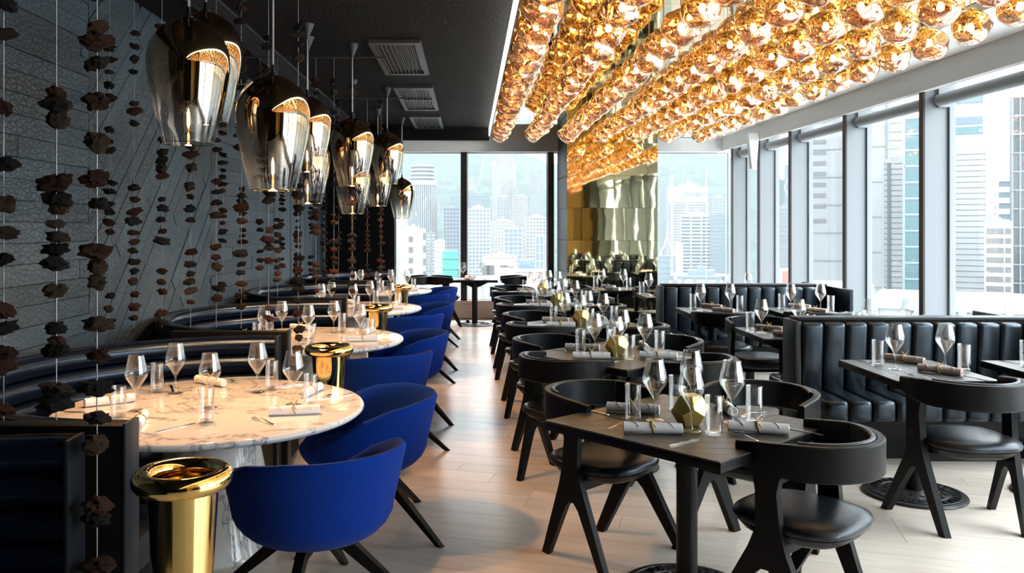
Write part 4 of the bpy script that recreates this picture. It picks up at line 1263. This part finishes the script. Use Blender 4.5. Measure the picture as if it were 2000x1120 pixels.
# between brass pillar and room corner
t, W, top, dp = building(1303, 1382, 366, 480, 'city_grey', 'city_white', 'broad white hotel tower with a sign at its top', bay=22, flr=3.4, hw=1.9, vw=3.0)
mk('parapet', MB().box(-W / 2 - .4, W / 2 + .4, -.6, dp, top - 9 * CS, top + 1).mesh('parapet', 'city_white', smooth=False), t)
sg = bpy.data.curves.new('hotel_sign', 'FONT'); sg.body = 'Shangri-La'; sg.size = 3.6 * CS; sg.extrude = .1; sg.align_x = 'CENTER'
mk('hotel_sign', text_mesh(sg, 'city_grey'), t, (W * .24, -.75, top - 5 * CS), (PI / 2, 0, 0))
building(1288, 1304, 352, 700, 'city_glass_pale', 'city_white', 'distant pale tower beside the brass pillar', bay=4, flr=3.4, hw=.8)
building(1384, 1420, 386, 560, 'city_glass_pale', 'city_white', 'white office tower at the room corner', bay=6, flr=3.4, hw=1.5)
building(1329, 1390, 421, 360, 'city_glass', 'city_white', 'banded white office block with blue glass strips', bay=9, flr=3.2, hw=1.8, vw=1.6)
building(1387, 1424, 421, 340, 'city_glass_pale', 'city_glass_pale', 'pale blue glass block at the room corner', bay=4, flr=3.4, hw=.5, vw=.3)
building(1318, 1334, 474, 260, 'city_cream', None, 'narrow blank cream block', roof=False)
t, W, top, dp = building(1288, 1318, 501, 210, 'city_glass_pale', 'city_grey', 'glass block crowned by a white pointed arch', bay=3, flr=3, hw=.4, vw=.3, roof=False)
ar = MB()
for s in (-1, 1):
    ar.tube([(s * W * .42, dp * .3, top), (s * W * .36, dp * .3, top + 1.6 * CS), (s * W * .16, dp * .3, top + 2.6 * CS), (s * W * .12, dp * .3, top + 3.8 * CS), (0, dp * .3, top + 5.0 * CS)], .5, 6)
ar.tube([(0, dp * .3, top + 4.8 * CS), (0, dp * .3, top + 7 * CS)], .25, 6)
mk('arch_crown', ar.mesh('arch_crown', 'city_white'), t)
building(1310, 1425, 540, 110, 'city_white', 'city_glass_pale', 'jumble of white low roofs beyond the corner', flr=2.6, bay=3, hw=.7, roof=True)
# through the side windows
t, W, top, dp = building(1532, 1552, 322, 620, 'city_glass_pale', None, 'angular tower with diagonal white bracing', roof=False)
br_ = MB()
for k in range(4):
    z = top - 38 - k * 44
    br_.tube([(-W / 2, -.4, z), (W / 2, -.4, z + 36)], 1.5, 5); br_.tube([(-W / 2, -.4, z), (W / 2, -.4, z - 36)], 1.5, 5)
mk('bracing', br_.mesh('bracing', 'city_white'), t)
building(1508, 1532, 352, 700, 'city_glass', None, 'dark blue pointed tower beside the braced one', roof=True)
building(1500, 1560, 408, 260, 'city_grey', 'city_grey', 'grey gridded slab below the pointed towers', bay=2.5, flr=3, hw=.5, vw=.4)
t, W, top, dp = building(1505, 1560, 527, 100, 'city_white', None, 'white rooftop with a red sign', roof=False)
mk('red_sign', MB().box(-.5 * CS, .9 * CS, -.1, 0, -1.6 * CS, -.2 * CS).mesh('red_sign', 'sign_red', smooth=False), t, (W * .08, 0, top))
t, W, top, dp = building(1566, 1668, 238, 210, 'tower_tile', 'tower_joint', 'pale concrete tower with a column of dark slots', bay=30, flr=7, hw=.25, vw=.5, rel=.12)
sl = MB().box(-1.6, 1.6, -.06, .1, -.55, .55).mesh('window', 'city_slot', smooth=False)
for k, yv in enumerate((277, 298, 319, 340, 361, 382, 403, 432)): mk('window', sl, t, ((1600 - 1617) / 102 * W, 0, zat(yv, 210) - GZ))
building(1668, 1732, 150, 190, 'tower_tile', 'tower_joint', 'smooth pale slab tower between the window fins', bay=40, flr=8, hw=.2, rel=.1, vw=.4)
building(1735, 1772, 200, 330, 'city_cream', 'tower_tile', 'cream and glass tower rising behind the pale tower', bay=5, flr=3.4, hw=1.6)
t, W, top, dp = building(1724, 1778, 312, 170, 'tower_joint', 'tower_tile', 'beige tiled tower with a dark vertical joint', bay=30, flr=1.1, hw=.9, vw=.3, rel=.08, roof=True)
mk('dark_joint', MB().box(-.35, .35, -.2, 0, 0, top - .6).mesh('dark_joint', 'city_glass_dark', smooth=False), t, (-W * .27, 0, 0))
building(1764, 1806, 230, 150, 'city_teal', 'city_glass_pale', 'teal glass tower with broken white bands', bay=60, flr=2.9, hw=.35, vw=.2, rel=.1)
t, W, top, dp = building(1842, 1928, 294, 150, 'tower_joint', 'tower_tile', 'pale tiled tower with a stepped banded top', bay=40, flr=1.0, hw=.82, vw=.3, rel=.08, roof=False)
mk('upper_storeys', MB().box(-W * .5, W * .40, 1, dp, top, top + 13).mesh('upper_storeys', 'tower_tile', smooth=False), t)
for k, (z, mt) in enumerate(((8.6, 'city_glass'), (4.8, 'city_glass'), (3.0, 'city_teal'))):
    mk('glass_band', MB().box(-W * .5 - .05, W * .40 + .05, .9, dp, top + z, top + z + 1.3).mesh('glass_band', mt, smooth=False), t)
t, W, top, dp = building(1922, 1978, 432, 130, 'city_tan', None, 'old cream apartment block with small windows', roof=True, depth=14)
wm3 = MB().box(-.38, .38, -.05, .1, -.42, .42).mesh('window', 'city_slot', smooth=False)
for r_ in range(10):
    for c_ in range(3): mk('window', wm3, t, (-W * .32 + c_ * W * .2, 0, top - 1.6 - 1.5 * r_))
    mk('window', wm3, t, (W * .34, 0, top - 1.6 - 1.5 * r_))
building(1948, 1976, 345, 260, 'city_glass', 'city_white', 'striped office tower behind the apartment block', bay=40, flr=3.4, hw=1.7)
building(1940, 1952, 372, 420, 'city_grey', 'city_white', 'thin grey tower behind the apartment block', flr=3.4)
building(1976, 2060, 188, 160, 'city_glass_dark', 'city_grey', 'dark slatted glass tower at the photo edge', bay=1.2, flr=3.6, hw=.25, vw=.22)
building(1560, 1700, 560, 90, 'city_white', 'city_grey', 'low grey roofs under the side windows', roof=False)
building(1700, 2060, 590, 80, 'city_grey', 'city_grey', 'low podium roofs under the side windows', roof=False)
# light summer haze over the city
hz = bpy.data.materials.new('haze'); n, l = nodes_of(hz); n.remove(n['Principled BSDF'])
vs_ = n.new('ShaderNodeVolumeScatter'); vs_.inputs['Color'].default_value = (.88, .96, 1.0, 1); vs_.inputs['Density'].default_value = .000078; vs_.inputs['Anisotropy'].default_value = 0.0
va_ = n.new('ShaderNodeVolumeAbsorption'); va_.inputs['Color'].default_value = (0, 0, 0, 1); va_.inputs['Density'].default_value = .00030
ad_ = n.new('ShaderNodeAddShader'); l.new(vs_.outputs[0], ad_.inputs[0]); l.new(va_.outputs[0], ad_.inputs[1])
l.new(ad_.outputs[0], n['Material Output'].inputs['Volume'])
MATS['haze'] = hz
HAZE = True
if HAZE:
    mk('haze', MB().box(-2900, 4900, 60, 4500, GZ + .5, 700).mesh('haze', 'haze', smooth=False), label='pale summer haze hanging over the city', cat='haze', kind='stuff')
